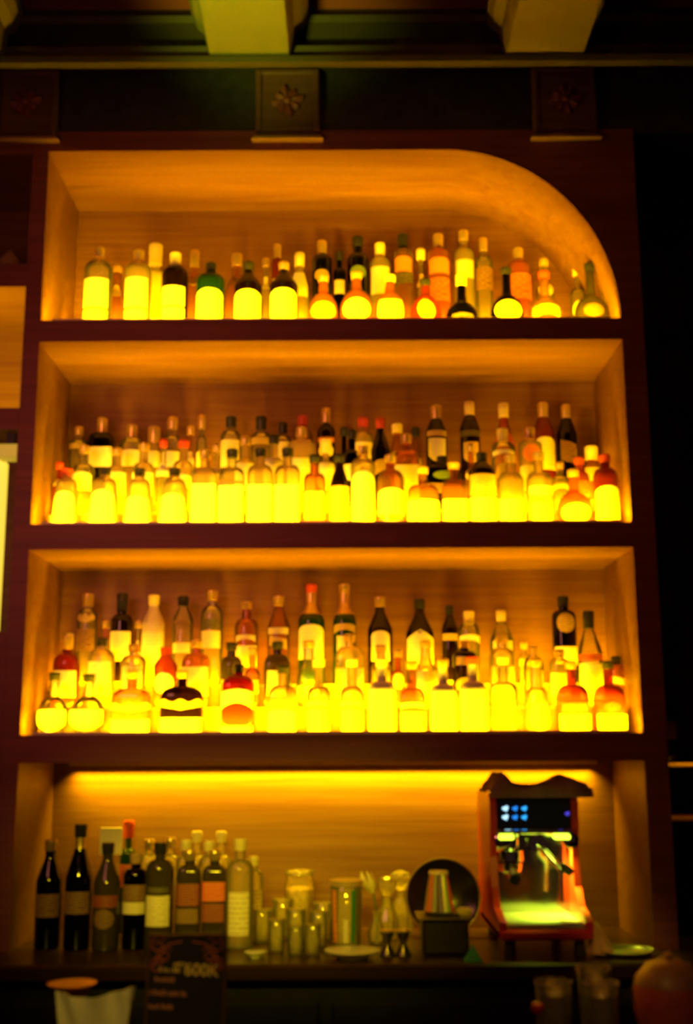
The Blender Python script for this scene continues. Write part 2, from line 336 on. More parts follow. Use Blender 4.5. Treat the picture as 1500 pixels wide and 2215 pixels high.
# counter under the shelves, and the drawers below it
ctop = MB(); ctop.bbox(-2.4, 1.5, -.20, .418, CT - .04, CT, .006)
tag(ctop.out('back_bar_counter', COUNTER), 'long dark wooden counter running under the lit shelves', 'counter')
lo = thing('under_counter_cabinet', 'dark panelled cabinet under the back counter', 'cabinet', (-.45, 0, 0))
MB().box(-1.94, 1.94, -.16, .40, .02, CT - .04).out('carcass', BLACKW, lo, False)
for k in range(5): MB().bbox(-1.90 + k * .77, -1.90 + k * .77 + .74, -.178, -.158, .08, CT - .09, .006).out('door', BLACKW, lo, False)
MB().box(-1.94, 1.94, -.14, .40, 0, .02).out('plinth', RUB, lo, False)

# ------------------------------------------------------------------ bottles
def profile(shape, H, R, hs, rn):
    """outer silhouette (r, z) from foot to mouth"""
    p = [(R * .80, 0), (R * .95, .002), (R, .009)]
    top = H - .004
    if shape in ('std', 'slim', 'square', 'flat'):
        hn = min(hs + max(R * (.5 if shape == 'flat' else .85), .02), H * .86)
        p += [(R, hs * .5), (R, hs)]
        for k in range(1, 8): a = PI / 2 * k / 8; p.append((rn + (R - rn) * math.cos(a), hs + (hn - hs) * math.sin(a)))
        p += [(rn, hn), (rn * .96, (hn + top) / 2), (rn, top)]
    elif shape in ('cone', 'wine'):
        hn = hs + (H - hs) * .62
        p += [(R, hs * .5), (R, hs)]
        for k in range(1, 9): s = k / 8; p.append((rn + (R - rn) * (1 - s) ** 1.35 * (1 + .5 * s), hs + (hn - hs) * s))
        p += [(rn, top)]
    elif shape == 'champ':
        hn = hs + (H - hs) * .5
        p += [(R, hs * .5), (R, hs)]
        for k in range(1, 9): s = k / 8; p.append((rn + (R - rn) * (1 - (3 * s * s - 2 * s ** 3)), hs + (hn - hs) * s))
        p += [(rn, top)]
    elif shape in ('flask', 'globe'):
        p = [(R * .45, 0), (R * .62, .003)]
        for k in range(1, 15):
            a = -PI / 2 + .72 + (PI - 1.05) * k / 14; r = R * math.cos(a); z = hs * (.46 + .50 * math.sin(a))
            if r > rn: p.append((r, max(z, .005 + .001 * k)))
        p += [(rn * 1.1, hs * 1.02), (rn, hs * 1.1 if hs * 1.1 < top else top * .95), (rn, top)]
    elif shape == 'trap':
        hn = min(hs + R * .9, H * .84)
        p += [(R * .93, hs * .3), (R * .84, hs * .65), (R * .74, hs)]
        for k in range(1, 7): a = PI / 2 * k / 7; p.append((rn + (R * .74 - rn) * math.cos(a), hs + (hn - hs) * math.sin(a)))
        p += [(rn, hn), (rn, top)]
    elif shape == 'waist':
        p += [(R, hs * .35), (R * .90, hs * .55), (R * .98, hs * .8), (R * .86, hs)]
        hn = min(hs + R * .8, H * .86)
        for k in range(1, 7): a = PI / 2 * k / 7; p.append((rn + (R * .86 - rn) * math.cos(a), hs + (hn - hs) * math.sin(a)))
        p += [(rn, top)]
    q = [p[0]]
    for r, z in p[1:]:
        if z > q[-1][1] + 1e-5: q.append((r, z))
    return q
def rad_at(prof, z):
    if z <= prof[0][1]: return prof[0][0]
    for (r0, z0), (r1, z1) in zip(prof, prof[1:]):
        if z <= z1: return r0 + (r1 - r0) * (z - z0) / (z1 - z0)
    return prof[-1][0]
def wrap_label(prof, z0, z1, half, kind, mat, parent, ex, dr, name='label', off=.0008, a0=0.0, skew=0.0):
    nu, nv = 22, 8; v = []; f = []; uvs = []
    for i in range(nu + 1):
        u = i / nu * 2 - 1; lo_, hi_ = z0, z1; h = z1 - z0
        if kind == 'arch': hi_ = z1 - h * .22 * (1 - math.sqrt(max(0, 1 - u * u * .96)))
        elif kind == 'oval': e = math.sqrt(max(0.0, 1 - u * u)); lo_ = (z0 + z1) / 2 - h / 2 * e; hi_ = (z0 + z1) / 2 + h / 2 * e
        elif kind == 'house': hi_ = z1 - h * .26 * abs(u)
        elif kind == 'shield': lo_ = z0 + h * .30 * u * u
        elif kind == 'bow': lo_ = z0 + h * .35 * (1 - u * u); hi_ = z1 - h * .2 * u * u
        elif kind == 'crest': lo_ = z0 + h * (.15 + .35 * abs(u)); hi_ = z1 - h * .30 * (1 - math.cos(abs(u) * 3 * PI)) * .4
        lo_ += skew * u; hi_ += skew * u
        for j in range(nv + 1):
            z = lo_ + (hi_ - lo_) * j / nv; t = -PI / 2 + a0 + u * half; r = rad_at(prof, z) + off
            x, y = sect(t, ex); v.append((r * x, r * y * dr - (off if dr < 1 else 0), z)); uvs.append(((u + 1) / 2, (z - z0) / max(h, 1e-6)))
    for i in range(nu):
        for j in range(nv): a = i * (nv + 1) + j; f.append((a, a + nv + 1, a + nv + 2, a + 1))
    o = mesh_obj(name, v, f, mat, parent, True, None, 80)
    ul = o.data.uv_layers.new(name='UVMap')
    for lp in o.data.loops: ul.data[lp.index].uv = uvs[lp.vertex_index]
    return o
SHW = {'std': '', 'slim': 'slim ', 'square': 'square ', 'flat': 'flat ', 'cone': 'sloping ', 'wine': 'wine ', 'champ': 'champagne ', 'flask': 'round ', 'globe': 'globe ', 'trap': 'flared ', 'waist': 'waisted '}
NAMES = {'wine': 'wine_bottle', 'champ': 'champagne_bottle', 'flask': 'flask_bottle', 'globe': 'flask_bottle'}
KW = {'rect': '', 'arch': 'arched ', 'oval': 'oval ', 'house': 'peaked ', 'shield': 'shield ', 'bow': 'curved ', 'crest': 'crest '}
def bottle(px, top, w, Y, zb, shape, gl, cap, labels, where, group, sh=None, cb=None, yref=None, capr=None, foil=None):
    ym = yref if yref else top + 90
    X, _ = P(px, ym, Y); Xa, _ = P(px - w / 2, ym, Y); Xb, _ = P(px + w / 2, ym, Y); R = (Xb - Xa) / 2
    zt = P(px, top, Y)[1]; H = zt - zb
    dr = {'flask': .62, 'flat': .50, 'square': .9}.get(shape, 1.0)
    ex = {'square': 5.0, 'flat': 4.5}.get(shape, 2.0)
    if shape in ('square', 'flat'): pass
    if R * dr > .050: dr = .050 / R
    hs = (P(px, sh, Y)[1] - zb) if sh else H * {'cone': .55, 'wine': .6, 'champ': .5, 'flask': .62, 'globe': .7, 'slim': .55}.get(shape, .62)
    hs = max(.03, min(hs, H * .8))
    rn = min(.0135, R * .42)
    prof = profile(shape, H * .985, R, hs, rn)
    lab0 = labels[0] if labels else None
    desc = '%s %sbottle, %s cap' % (GW[gl], SHW[shape], {'gold': 'gold', 'yellow': 'yellow', 'cork': 'cork'}.get(cap, cap))
    if lab0: desc += ', %s%s label' % (KW[lab0[2]], lab0[3])
    t = thing(NAMES.get(shape, 'liquor_bottle'), desc + ', ' + where, 'bottle', (X, Y, zb), 0, group)
    MB().lathe(prof, n=30, dr=1 if dr == 1 else dr, ex=ex).out('glass_body', G[gl], t, sharp=50) if dr == 1 else body_mix(prof, dr, ex, rn, hs, G[gl], t)
    ch = (zt - P(px, cb, Y)[1]) if cb else max(.022, H * .11)
    ch = min(ch, H * .4); cr = capr or max(rn * 1.18, .0115)
    if foil:
        fh = zt - P(px, foil, Y)[1]; fp = [(rad_at(prof, z) + .0012, z) for z in [H - fh + fh * k / 6 for k in range(6)]] + [(rn + .0015, H - ch * .8)]
        MB().lathe(fp, n=20).out('neck_foil', CAP['gold'], t)
    z1 = H
    MB().lathe([(cr * .92, z1 - ch), (cr, z1 - ch + .002), (cr, z1 - ch * .5), (cr * 1.05, z1 - ch * .45), (cr * 1.05, z1 - .003), (cr * .9, z1)], n=20).out('cap', CAP[cap], t)
    for L in labels:
        y0, y1, kind, colr = L[:4]; half = L[4] if len(L) > 4 else .95; sk = L[5] if len(L) > 5 else 0
        a = max(.002, P(px, y1, Y - R * dr)[1] - zb); b = P(px, y0, Y - R * dr)[1] - zb
        if b - a < .006: b = a + .006
        wrap_label(prof, a, b, half, kind, LB[colr], t, ex, dr, 'label' if L is labels[0] else 'lower_label', skew=sk)
    return t
def body_mix(prof, dr, ex, rn, hs, mat, t):
    """flattened belly that turns round again at the neck"""
    v = []; f = []; n = 30
    for r, z in prof:
        for k in range(n):
            x, y = sect(2 * PI * k / n, ex if r > rn * 1.5 else 2.0)
            s = max(0, min(1, (r - rn) / (rn * 1.5))); d = 1 + (dr - 1) * s
            if r * d < rn and r > rn: d = rn / r
            v.append((r * x, r * y * d, z))
    for i in range(len(prof) - 1):
        for k in range(n): j = (k + 1) % n; f.append((i * n + k, i * n + j, i * n + n + j, i * n + n + k))
    f.append(tuple(range(n - 1, -1, -1))); q = (len(prof) - 1) * n; f.append(tuple(range(q, q + n)))
    return mesh_obj('glass_body', v, f, mat, t, True, None, 50)

W, C_, Gd, Bk, Rd, Og, Br = 'white', 'cream', 'gold', 'black', 'red', 'orange', 'brown'
# (x, top, width, shape, glass, cap, [labels], {sh: shoulder row, cb: cap foot row, foil, yr: row where x was read})
N1F = [
 (212, 537, 62, 'std', 'clear', Gd, [(600, 662, 'rect', W), (668, 690, 'rect', C_)], dict(sh=588)),
 (298, 543, 58, 'std', 'pale', Gd, [(598, 662, 'rect', W), (668, 690, 'rect', W)], dict(sh=590)),
 (378, 548, 58, 'std', 'dark', 'yellow', [(617, 659, 'rect', W), (664, 690, 'rect', W)], dict(sh=600, cb=580)),
 (455, 570, 62, 'std', 'green', 'black', [(622, 690, 'arch', W, 1.1)], dict(sh=612)),
 (537, 568, 62, 'cone', 'dark', 'black', [(625, 690, 'arch', W, 1.1)], dict(sh=622)),
 (614, 568, 62, 'cone', 'dark', Gd, [(622, 690, 'arch', W, 1.1)], dict(sh=620)),
 (700, 596, 70, 'flask', 'orange', Gd, [(650, 690, 'oval', Gd, 1.0), ], dict(sh=628)),
 (772, 590, 78, 'flask', 'orange', 'cork', [(642, 690, 'oval', W, .95)], dict(sh=622)),
 (845, 596, 70, 'flask', 'orange', 'yellow', [(645, 690, 'rect', C_, .9)], dict(sh=628)),
 (922, 605, 68, 'flask', 'red', 'black', [(645, 690, 'oval', Gd, .6, -.006)], dict(sh=634)),
 (1000, 594, 70, 'flask', 'black', 'yellow', [(676, 690, 'bow', Bk, .7)], dict(sh=650, cb=620)),
 (1098, 580, 72, 'flask', 'black', 'black', [(646, 690, 'oval', C_, .95)], dict(sh=634)),
 (1180, 588, 74, 'flask', 'amber', 'red', [(655, 690, 'bow', Gd, .9, .003)], dict(sh=640)),
 (1280, 570, 76, 'flask', 'olive', 'black', [(655, 684, 'oval', Br, .6)], dict(sh=636)),
]
N1B = [
 (252, 575, 40, 'globe', 'amber', 'cork', [(612, 640, 'oval', Gd)], {}),
 (335, 530, 46, 'std', 'cream', 'yellow', [(590, 640, 'rect', W)], dict(cb=575, capr=.021)),
 (420, 543, 54, 'flask', 'amber', Gd, [(592, 622, 'crest', Gd)], dict(cb=582, capr=.015, sh=585)),
 (512, 550, 58, 'flask', 'amber', Gd, [(594, 618, 'crest', Gd)], dict(cb=578, sh=592)),
 (575, 560, 26, 'slim', 'clear', Gd, [(596, 625, 'rect', C_)], {}),
 (600, 530, 46, 'std', 'red', Gd, [(600, 640, 'rect', C_, .9, .006)], dict(sh=570, cb=560)),
 (648, 548, 44, 'cone', 'pale', 'yellow', [(585, 640, 'rect', W)], dict(cb=578)),
 (697, 522, 48, 'std', 'black', Gd, [(582, 606, 'oval', Gd, .8)], dict(sh=568, cb=552)),
 (735, 545, 30, 'slim', 'black', 'black', [(605, 635, 'rect', C_)], dict(sh=595)),
 (775, 513, 50, 'std', 'black', 'black', [(574, 602, 'oval', 'green', .8)], dict(sh=568, cb=535)),
 (823, 527, 46, 'std', 'pale', 'yellow', [(575, 635, 'rect', W, 1.0)], dict(sh=575, cb=560)),
 (873, 508, 50, 'std', 'amber', 'black', [(553, 586, 'arch', Og, .9), (588, 612, 'rect', Bk, 1.0, .006)], dict(sh=552, cb=540)),
 (912, 540, 30, 'slim', 'clear', 'yellow', [(590, 620, 'rect', Gd)], dict(cb=562, capr=.014)),
 (950, 508, 50, 'std', 'orange', Gd, [(555, 590, 'arch', Og, 1.0), (600, 650, 'rect', Rd, 1.0)], dict(sh=552, cb=538)),
 (1005, 500, 46, 'std', 'pale', Gd, [(560, 600, 'rect', C_)], dict(sh=555, cb=522)),
 (1048, 516, 38, 'std', 'clear', Gd, [(577, 626, 'rect', Br, 1.2)], dict(sh=570, cb=545)),
 (1124, 538, 52, 'std', 'orange', Gd, [(590, 645, 'rect', Rd, 1.2)], dict(sh=582, cb=568)),
 (1180, 560, 40, 'slim', 'clear', 'cork', [(600, 640, 'oval', C_)], {}),
 (1252, 572, 34, 'slim', 'clear', 'yellow', [(650, 690, 'oval', W)], dict(cb=598, capr=.014)),
]
N2F = [
 (142, 1014, 62, 'trap', 'pale', 'red', [(1060, 1130, 'arch', W, .9)], dict(sh=1050, yr=1100)),
 (225, 1012, 72, 'trap', 'pale', 'black', [(1056, 1130, 'arch', W, .9)], dict(sh=1050, yr=1100)),
 (300, 1014, 68, 'trap', 'pale', 'black', [(1070, 1130, 'arch', W, .9)], dict(sh=1055, yr=1100)),
 (376, 1014, 72, 'trap', 'pale', 'black', [(1065, 1130, 'arch', W, .9)], dict(sh=1055, yr=1100)),
 (442, 975, 56, 'square', 'pale', Gd, [(1046, 1130, 'rect', W, .85)], dict(sh=1035, yr=1090)),
 (501, 972, 56, 'square', 'clear', 'black', [(1040, 1046, 'rect', Rd, .85), (1050, 1130, 'rect', W, .85)], dict(sh=1035, yr=1090)),
 (563, 970, 56, 'square', 'pale', 'black', [(1048, 1130, 'rect', W, .85)], dict(sh=1030, yr=1090)),
 (622, 970, 56, 'square', 'pale', 'black', [(1048, 1130, 'rect', W, .85)], dict(sh=1030, yr=1090)),
 (681, 985, 48, 'square', 'amber', 'black', [(1062, 1122, 'rect', Gd, .75)], dict(sh=1045, yr=1090)),
 (735, 984, 42, 'wine', 'dark', 'black', [(1050, 1130, 'rect', Gd, 1.3)], dict(sh=1048, yr=1090)),
 (786, 965, 54, 'std', 'pale', Gd, [(1018, 1132, 'arch', W, 1.1)], dict(sh=1012, yr=1080)),
 (846, 985, 60, 'std', 'amber', Gd, [(1055, 1112, 'arch', W, 1.1)], dict(sh=1042, yr=1090)),
 (916, 1010, 68, 'flat', 'amber', 'cork', [(1080, 1131, 'arch', W, 1.15)], dict(sh=1066, yr=1100)),
 (984, 1000, 56, 'square', 'amber', 'cork', [(1080, 1128, 'rect', W, .85)], dict(sh=1062, yr=1100)),
 (1045, 980, 60, 'cone', 'dark', 'black', [(1024, 1070, 'rect', Gd, 1.2), (1074, 1126, 'rect', W, 1.2)], dict(sh=1020, yr=1090)),
 (1107, 985, 58, 'std', 'pale', Gd, [(1078, 1126, 'rect', W, 1.2)], dict(sh=1045, yr=1090)),
 (1169, 978, 58, 'std', 'pale', Gd, [(1050, 1072, 'shield', W, 1.0), (1085, 1125, 'rect', C_, .8)], dict(sh=1045, yr=1090)),
 (1244, 1016, 74, 'flask', 'orange', Gd, [(1088, 1132, 'oval', W, 1.0)], dict(sh=1060, yr=1105)),
 (1313, 984, 54, 'std', 'red', 'red', [(1050, 1122, 'arch', W, 1.2)], dict(sh=1035, yr=1090)),
]
N2M = [
 (128, 1000, 26, 'slim', 'red', 'red', [(1035, 1050, 'rect', C_)], dict(yr=1040)),
 (180, 965, 50, 'std', 'clear', Gd, [(1020, 1060, 'arch', W)], dict(yr=1040)),
 (252, 970, 46, 'std', 'pale', Gd, [(1020, 1070, 'rect', W, 1.2)], dict(yr=1040)),
 (310, 960, 48, 'std', 'pale', Gd, [(1020, 1070, 'rect', W, 1.2)], dict(yr=1040)),
 (352, 950, 30, 'slim', 'clear', Rd, [(1000, 1030, 'rect', W, 1.2)], dict(yr=1040)),
 (396, 952, 46, 'std', 'pale', Rd, [(1025, 1065, 'bow', W, 1.2)], dict(yr=1040)),
 (468, 960, 32, 'slim', 'clear', Gd, [(1010, 1045, 'rect', C_)], dict(yr=1040)),
 (530, 945, 44, 'std', 'pale', Gd, [(1000, 1060, 'rect', W, 1.2)], dict(yr=1040)),
 (592, 942, 46, 'std', 'pale', 'black', [(990, 1060, 'rect', W, 1.2)], dict(yr=1040)),
 (652, 925, 60, 'flat', 'pale', Gd, [(990, 1060, 'rect', W, 1.2)], dict(sh=965, yr=1040)),
 (705, 950, 40, 'std', 'pale', 'yellow', [(1000, 1060, 'shield', W, 1.2)], dict(cb=982, capr=.017, yr=1040)),
 (762, 930, 38, 'slim', 'black', 'black', [(1003, 1040, 'shield', W, 1.1)], dict(yr=1040, sh=990)),
 (824, 905, 42, 'wine', 'black', Rd, [(993, 1035, 'bow', Gd, 1.0, .004)], dict(sh=975, cb=928, yr=1000)),
 (880, 940, 56, 'square', 'amber', Gd, [(1005, 1080, 'rect', W, .85)], dict(sh=998, yr=1040)),
 (958, 988, 82, 'flat', 'black', 'black', [(1018, 1036, 'oval', 'green', .5), (1045, 1066, 'rect', Br, .95)], dict(sh=1018, yr=1040)),
 (1020, 960, 30, 'slim', 'amber', Gd, [(1010, 1040, 'oval', C_)], dict(yr=1030)),
 (1090, 928, 52, 'std', 'clear', 'yellow', [(972, 985, 'bow', W, 1.1), (1000, 1045, 'oval', Gd, .8)], dict(sh=972, cb=955, capr=.016, yr=1020)),
 (1149, 926, 52, 'std', 'pale', Gd, [(960, 998, 'oval', Og, .8), (1005, 1060, 'rect', C_, 1.2)], dict(sh=960, cb=950, yr=1020)),
 (1212, 1000, 36, 'std', 'clear', Gd, [(1045, 1062, 'bow', Gd, 1.2)], dict(yr=1040)),
 (1255, 990, 42, 'std', 'orange', Rd, [(1040, 1075, 'rect', Rd, 1.2)], dict(yr=1040)),
]
N2B = [
 (170, 924, 44, 'std', 'clear', Gd, [(958, 970, 'rect', Gd)], dict(sh=952, yr=960)),
 (220, 905, 56, 'square', 'black', Gd, [(966, 1010, 'rect', W, .9)], dict(sh=960, cb=940, yr=970)),
 (285, 920, 54, 'std', 'clear', Gd, [(972, 1008, 'rect', W, 1.2)], dict(sh=966, cb=950, yr=970)),
 (333, 924, 38, 'std', 'pale', Gd, [(975, 1010, 'rect', W, 1.2)], dict(sh=970, cb=965, capr=.018, yr=970)),
 (372, 903, 44, 'std', 'clear', Gd, [(975, 1010, 'rect', W, 1.2)], dict(sh=960, cb=930, yr=970)),
 (412, 922, 26, 'slim', 'amber', Gd, [(975, 1010, 'rect', C_)], dict(yr=970)),
 (436, 898, 46, 'std', 'clear', Gd, [(932, 944, 'rect', Bk, 1.2), (975, 1010, 'arch', W, 1.0)], dict(sh=958, cb=928, yr=970)),
 (499, 902, 46, 'std', 'clear', 'black', [(950, 1010, 'rect', C_, 1.0)], dict(sh=950, cb=925, yr=970)),
 (565, 902, 46, 'std', 'clear', 'black', [(945, 960, 'rect', Gd, 1.0)], dict(sh=955, cb=930, yr=970)),
 (612, 915, 40, 'std', 'clear', 'black', [(955, 1000, 'rect', C_, 1.0)], dict(sh=955, cb=938, yr=970)),
 (655, 900, 44, 'std', 'amber', Rd, [(950, 990, 'rect', Gd, 1.0)], dict(sh=945, yr=970)),
 (706, 884, 40, 'std', 'dark', Gd, [(945, 955, 'rect', Og, 1.0), (960, 988, 'oval', W, .9)], dict(sh=938, cb=916, yr=970)),
 (745, 925, 26, 'slim', 'black', 'black', [(985, 1000, 'rect', C_)], dict(yr=970)),
 (786, 904, 44, 'std', 'pale', Rd, [(955, 1008, 'rect', W, 1.1)], dict(sh=950, cb=925, yr=970)),
 (860, 917, 46, 'cone', 'amber', 'yellow', [(975, 1000, 'oval', C_)], dict(cb=938, yr=970)),
 (900, 925, 26, 'slim', 'amber', 'black', [(980, 1010, 'rect', Gd)], dict(cb=945, yr=970)),
 (945, 878, 46, 'wine', 'dark', Gd, [(930, 942, 'rect', Gd, 1.1), (947, 998, 'shield', W, .9)], dict(sh=935, cb=912, yr=970)),
 (1018, 870, 44, 'wine', 'dark', 'yellow', [(930, 942, 'rect', Bk, 1.3), (955, 1002, 'shield', Gd, .8)], dict(sh=928, cb=905, capr=.0155, yr=970)),
 (1092, 873, 48, 'cone', 'orange', 'yellow', [(930, 960, 'house', Rd, 1.2)], dict(cb=905, capr=.0155, yr=970)),
 (1178, 872, 46, 'wine', 'red', Gd, [(944, 1016, 'arch', W, 1.2)], dict(sh=935, cb=912, yr=970)),
 (1228, 876, 46, 'wine', 'black', Gd, [(955, 1000, 'rect', Br, .8, -.008)], dict(sh=942, cb=915, capr=.0145, yr=970)),
 (1280, 966, 40, 'std', 'amber', 'yellow', [(1010, 1040, 'rect', Gd)], dict(cb=996, capr=.020, yr=990)),
 (1318, 975, 34, 'std', 'red', 'red', [(1000, 1030, 'rect', Br)], dict(yr=990)),
]
N3F = [
 (115, 1455, 72, 'globe', 'clear', 'black', [(1535, 1582, 'shield', W, 1.1)], dict(sh=1500, yr=1545)),
 (190, 1458, 78, 'globe', 'clear', 'black', [(1535, 1578, 'shield', W, 1.15)], dict(sh=1500, yr=1545)),
 (284, 1450, 84, 'flat', 'amber', Gd, [(1520, 1545, 'crest', Gd, 1.1), (1557, 1584, 'rect', W, 1.0)], dict(sh=1510, yr=1545)),
 (393, 1450, 92, 'flat', 'dark', Gd, [(1512, 1540, 'crest', Gd, 1.1), (1553, 1583, 'rect', W, 1.0)], dict(sh=1508, yr=1545)),
 (515, 1438, 70, 'square', 'red', 'black', [(1490, 1536, 'bow', W, .95), (1571, 1590, 'rect', W, .9)], dict(sh=1486, yr=1545)),
 (612, 1440, 64, 'square', 'pale', 'black', [(1535, 1590, 'arch', W, .85)], dict(sh=1510, yr=1545)),
 (690, 1425, 54, 'std', 'pale', 'yellow', [(1516, 1530, 'bow', C_, 1.1), (1535, 1588, 'rect', C_, 1.0)], dict(sh=1508, yr=1545)),
 (762, 1425, 54, 'std', 'pale', 'yellow', [(1516, 1530, 'bow', C_, 1.1), (1535, 1588, 'rect', C_, 1.0)], dict(sh=1508, yr=1545)),
 (827, 1425, 60, 'square', 'cream', 'yellow', [(1512, 1588, 'rect', W, .9)], dict(sh=1500, yr=1545)),
 (893, 1430, 56, 'square', 'amber', Gd, [(1520, 1533, 'bow', W, .85), (1541, 1588, 'rect', C_, .85)], dict(sh=1512, yr=1545)),
 (960, 1425, 58, 'square', 'cream', Gd, [(1516, 1588, 'rect', W, .9)], dict(sh=1505, yr=1545)),
 (1025, 1420, 60, 'square', 'cream', 'red', [(1506, 1588, 'rect', W, .9)], dict(sh=1500, yr=1545)),
 (1091, 1420, 60, 'square', 'clear', 'yellow', [(1512, 1570, 'rect', Gd, .6)], dict(sh=1500, yr=1545)),
 (1163, 1425, 58, 'waist', 'pale', Gd, [(1520, 1580, 'oval', C_, .9)], dict(sh=1510, yr=1545)),
 (1240, 1430, 68, 'square', 'orange', Gd, [(1520, 1538, 'rect', Br, .7), (1545, 1588, 'rect', W, .9)], dict(sh=1510, yr=1545)),
 (1320, 1430, 66, 'square', 'orange', 'black', [(1518, 1538, 'oval', Bk, .5), (1545, 1586, 'rect', C_, .9)], dict(sh=1510, yr=1545)),
]
N3M = [
 (143, 1375, 58, 'std', 'red', Gd, [(1450, 1508, 'rect', W, 1.0)], dict(sh=1438, cb=1405, yr=1470)),
 (218, 1380, 58, 'std', 'pale', 'black', [(1430, 1505, 'rect', W, 1.0)], dict(sh=1426, yr=1470)),
 (288, 1395, 56, 'std', 'pale', Gd, [(1440, 1500, 'rect', C_, .8)], dict(sh=1436, yr=1470)),
 (358, 1400, 52, 'cone', 'orange', 'red', [(1455, 1500, 'oval', W, .9)], dict(sh=1440, yr=1470)),
 (424, 1385, 60, 'square', 'amber', Gd, [(1442, 1505, 'rect', C_, .9)], dict(sh=1438, yr=1470)),
 (500, 1390, 48, 'std', 'olive', 'black', [(1470, 1500, 'rect', Gd)], dict(sh=1440, yr=1470)),
 (546, 1400, 34, 'slim', 'amber', 'cork', [(1470, 1500, 'rect', Gd)], dict(yr=1470)),
 (600, 1388, 58, 'square', 'olive', 'black', [(1450, 1505, 'rect', C_, .6)], dict(sh=1440, yr=1470)),
 (668, 1385, 54, 'globe', 'clear', Gd, [(1484, 1515, 'rect', W, 1.0)], dict(sh=1425, yr=1470)),
 (757, 1372, 62, 'square', 'pale', Gd, [(1445, 1510, 'rect', C_, .9)], dict(sh=1425, yr=1470)),
 (825, 1395, 46, 'std', 'pale', 'cork', [(1450, 1500, 'rect', Gd)], dict(yr=1470)),
 (862, 1405, 28, 'slim', 'orange', Gd, [(1455, 1490, 'oval', C_)], dict(yr=1470)),
 (922, 1385, 62, 'globe', 'pale', Gd, [(1450, 1505, 'shield', W, 1.0)], dict(sh=1425, yr=1470)),
 (1006, 1385, 52, 'std', 'dark', Gd, [(1420, 1438, 'rect', Gd, .8), (1465, 1498, 'oval', Gd, .9)], dict(sh=1420, yr=1470)),
 (1088, 1375, 56, 'std', 'pale', Gd, [(1440, 1505, 'rect', C_, 1.0)], dict(sh=1425, yr=1470)),
 (1156, 1398, 44, 'std', 'clear', 'cork', [(1450, 1500, 'rect', Gd)], dict(sh=1440, yr=1470)),
 (1212, 1405, 46, 'std', 'pale', Gd, [(1455, 1505, 'rect', W, 1.1)], dict(sh=1440, yr=1470)),
 (1278, 1322, 54, 'cone', 'clear', 'black', [(1414, 1428, 'rect', Rd, 1.4), (1434, 1512, 'rect', W, 1.2)], dict(sh=1412, cb=1360, yr=1440)),
 (1335, 1420, 42, 'std', 'amber', 'black', [(1465, 1480, 'rect', C_, 1.0, -.006)], dict(sh=1455, yr=1470)),
]
N3B = [
 (150, 1370, 34, 'slim', 'amber', 'yellow', [(1408, 1430, 'rect', Rd)], dict(yr=1400)),
 (188, 1285, 54, 'std', 'clear', Gd, [(1326, 1352, 'crest', Gd, 1.0), (1360, 1408, 'rect', Br, 1.0)], dict(sh=1335, cb=1312, capr=.017, yr=1370)),
 (228, 1343, 22, 'slim', 'orange', Gd, [(1385, 1435, 'rect', Gd)], dict(yr=1400)),
 (262, 1284, 52, 'std', 'dark', 'black', [(1365, 1430, 'rect', W, 1.2)], dict(sh=1348, cb=1325, yr=1390)),
 (298, 1343, 18, 'slim', 'pale', Gd, [(1385, 1435, 'rect', C_)], dict(yr=1400)),
 (331, 1287, 48, 'cone', 'cream', 'yellow', [(1366, 1440, 'rect', W, 1.2)], dict(sh=1350, yr=1390)),
 (395, 1290, 46, 'cone', 'clear', 'black', [(1342, 1352, 'bow', Br, .8), (1390, 1412, 'rect', C_, .9)], dict(sh=1340, yr=1390)),
 (458, 1278, 50, 'std', 'clear', Gd, [(1338, 1360, 'rect', Bk, .7), (1364, 1402, 'rect', C_, .9)], dict(sh=1332, cb=1300, yr=1380)),
 (533, 1302, 52, 'std', 'amber', Gd, [(1372, 1388, 'bow', C_, .9), (1396, 1443, 'rect', W, 1.1)], dict(sh=1360, cb=1318, yr=1400)),
 (603, 1290, 50, 'cone', 'amber', Gd, [(1357, 1371, 'rect', C_, 1.0), (1378, 1400, 'rect', Gd, .8, -.006)], dict(sh=1355, yr=1390)),
 (674, 1264, 58, 'champ', 'green', Rd, [(1350, 1426, 'arch', W, 1.15)], dict(sh=1345, cb=1283, foil=1330, yr=1390)),
 (746, 1264, 50, 'champ', 'green', Gd, [(1348, 1370, 'bow', Gd, 1.1), (1375, 1425, 'rect', C_, .7)], dict(sh=1345, cb=1283, foil=1330, yr=1390)),
 (823, 1292, 54, 'cone', 'dark', Gd, [(1364, 1430, 'arch', W, .8)], dict(sh=1362, yr=1390)),
 (909, 1296, 60, 'cone', 'dark', 'black', [(1361, 1440, 'house', W, 1.2)], dict(sh=1370, yr=1390)),
 (974, 1310, 36, 'wine', 'dark', 'black', [(1370, 1385, 'rect', Gd, 1.2)], dict(sh=1360, yr=1370)),
 (1016, 1322, 46, 'std', 'clear', 'yellow', [(1372, 1392, 'bow', W, 1.2), (1405, 1440, 'rect', Bk, .6)], dict(sh=1366, cb=1350, capr=.016, yr=1400)),
 (1086, 1320, 52, 'cone', 'clear', 'yellow', [(1385, 1430, 'shield', C_, .9)], dict(sh=1385, cb=1345, capr=.014, yr=1390)),
 (1134, 1388, 30, 'slim', 'clear', 'cork', [(1420, 1440, 'rect', Gd)], dict(yr=1410)),
 (1222, 1290, 52, 'std', 'black', 'black', [(1325, 1368, 'oval', Gd, .8), (1398, 1436, 'rect', W, 1.1)], dict(sh=1335, cb=1315, yr=1380)),
]
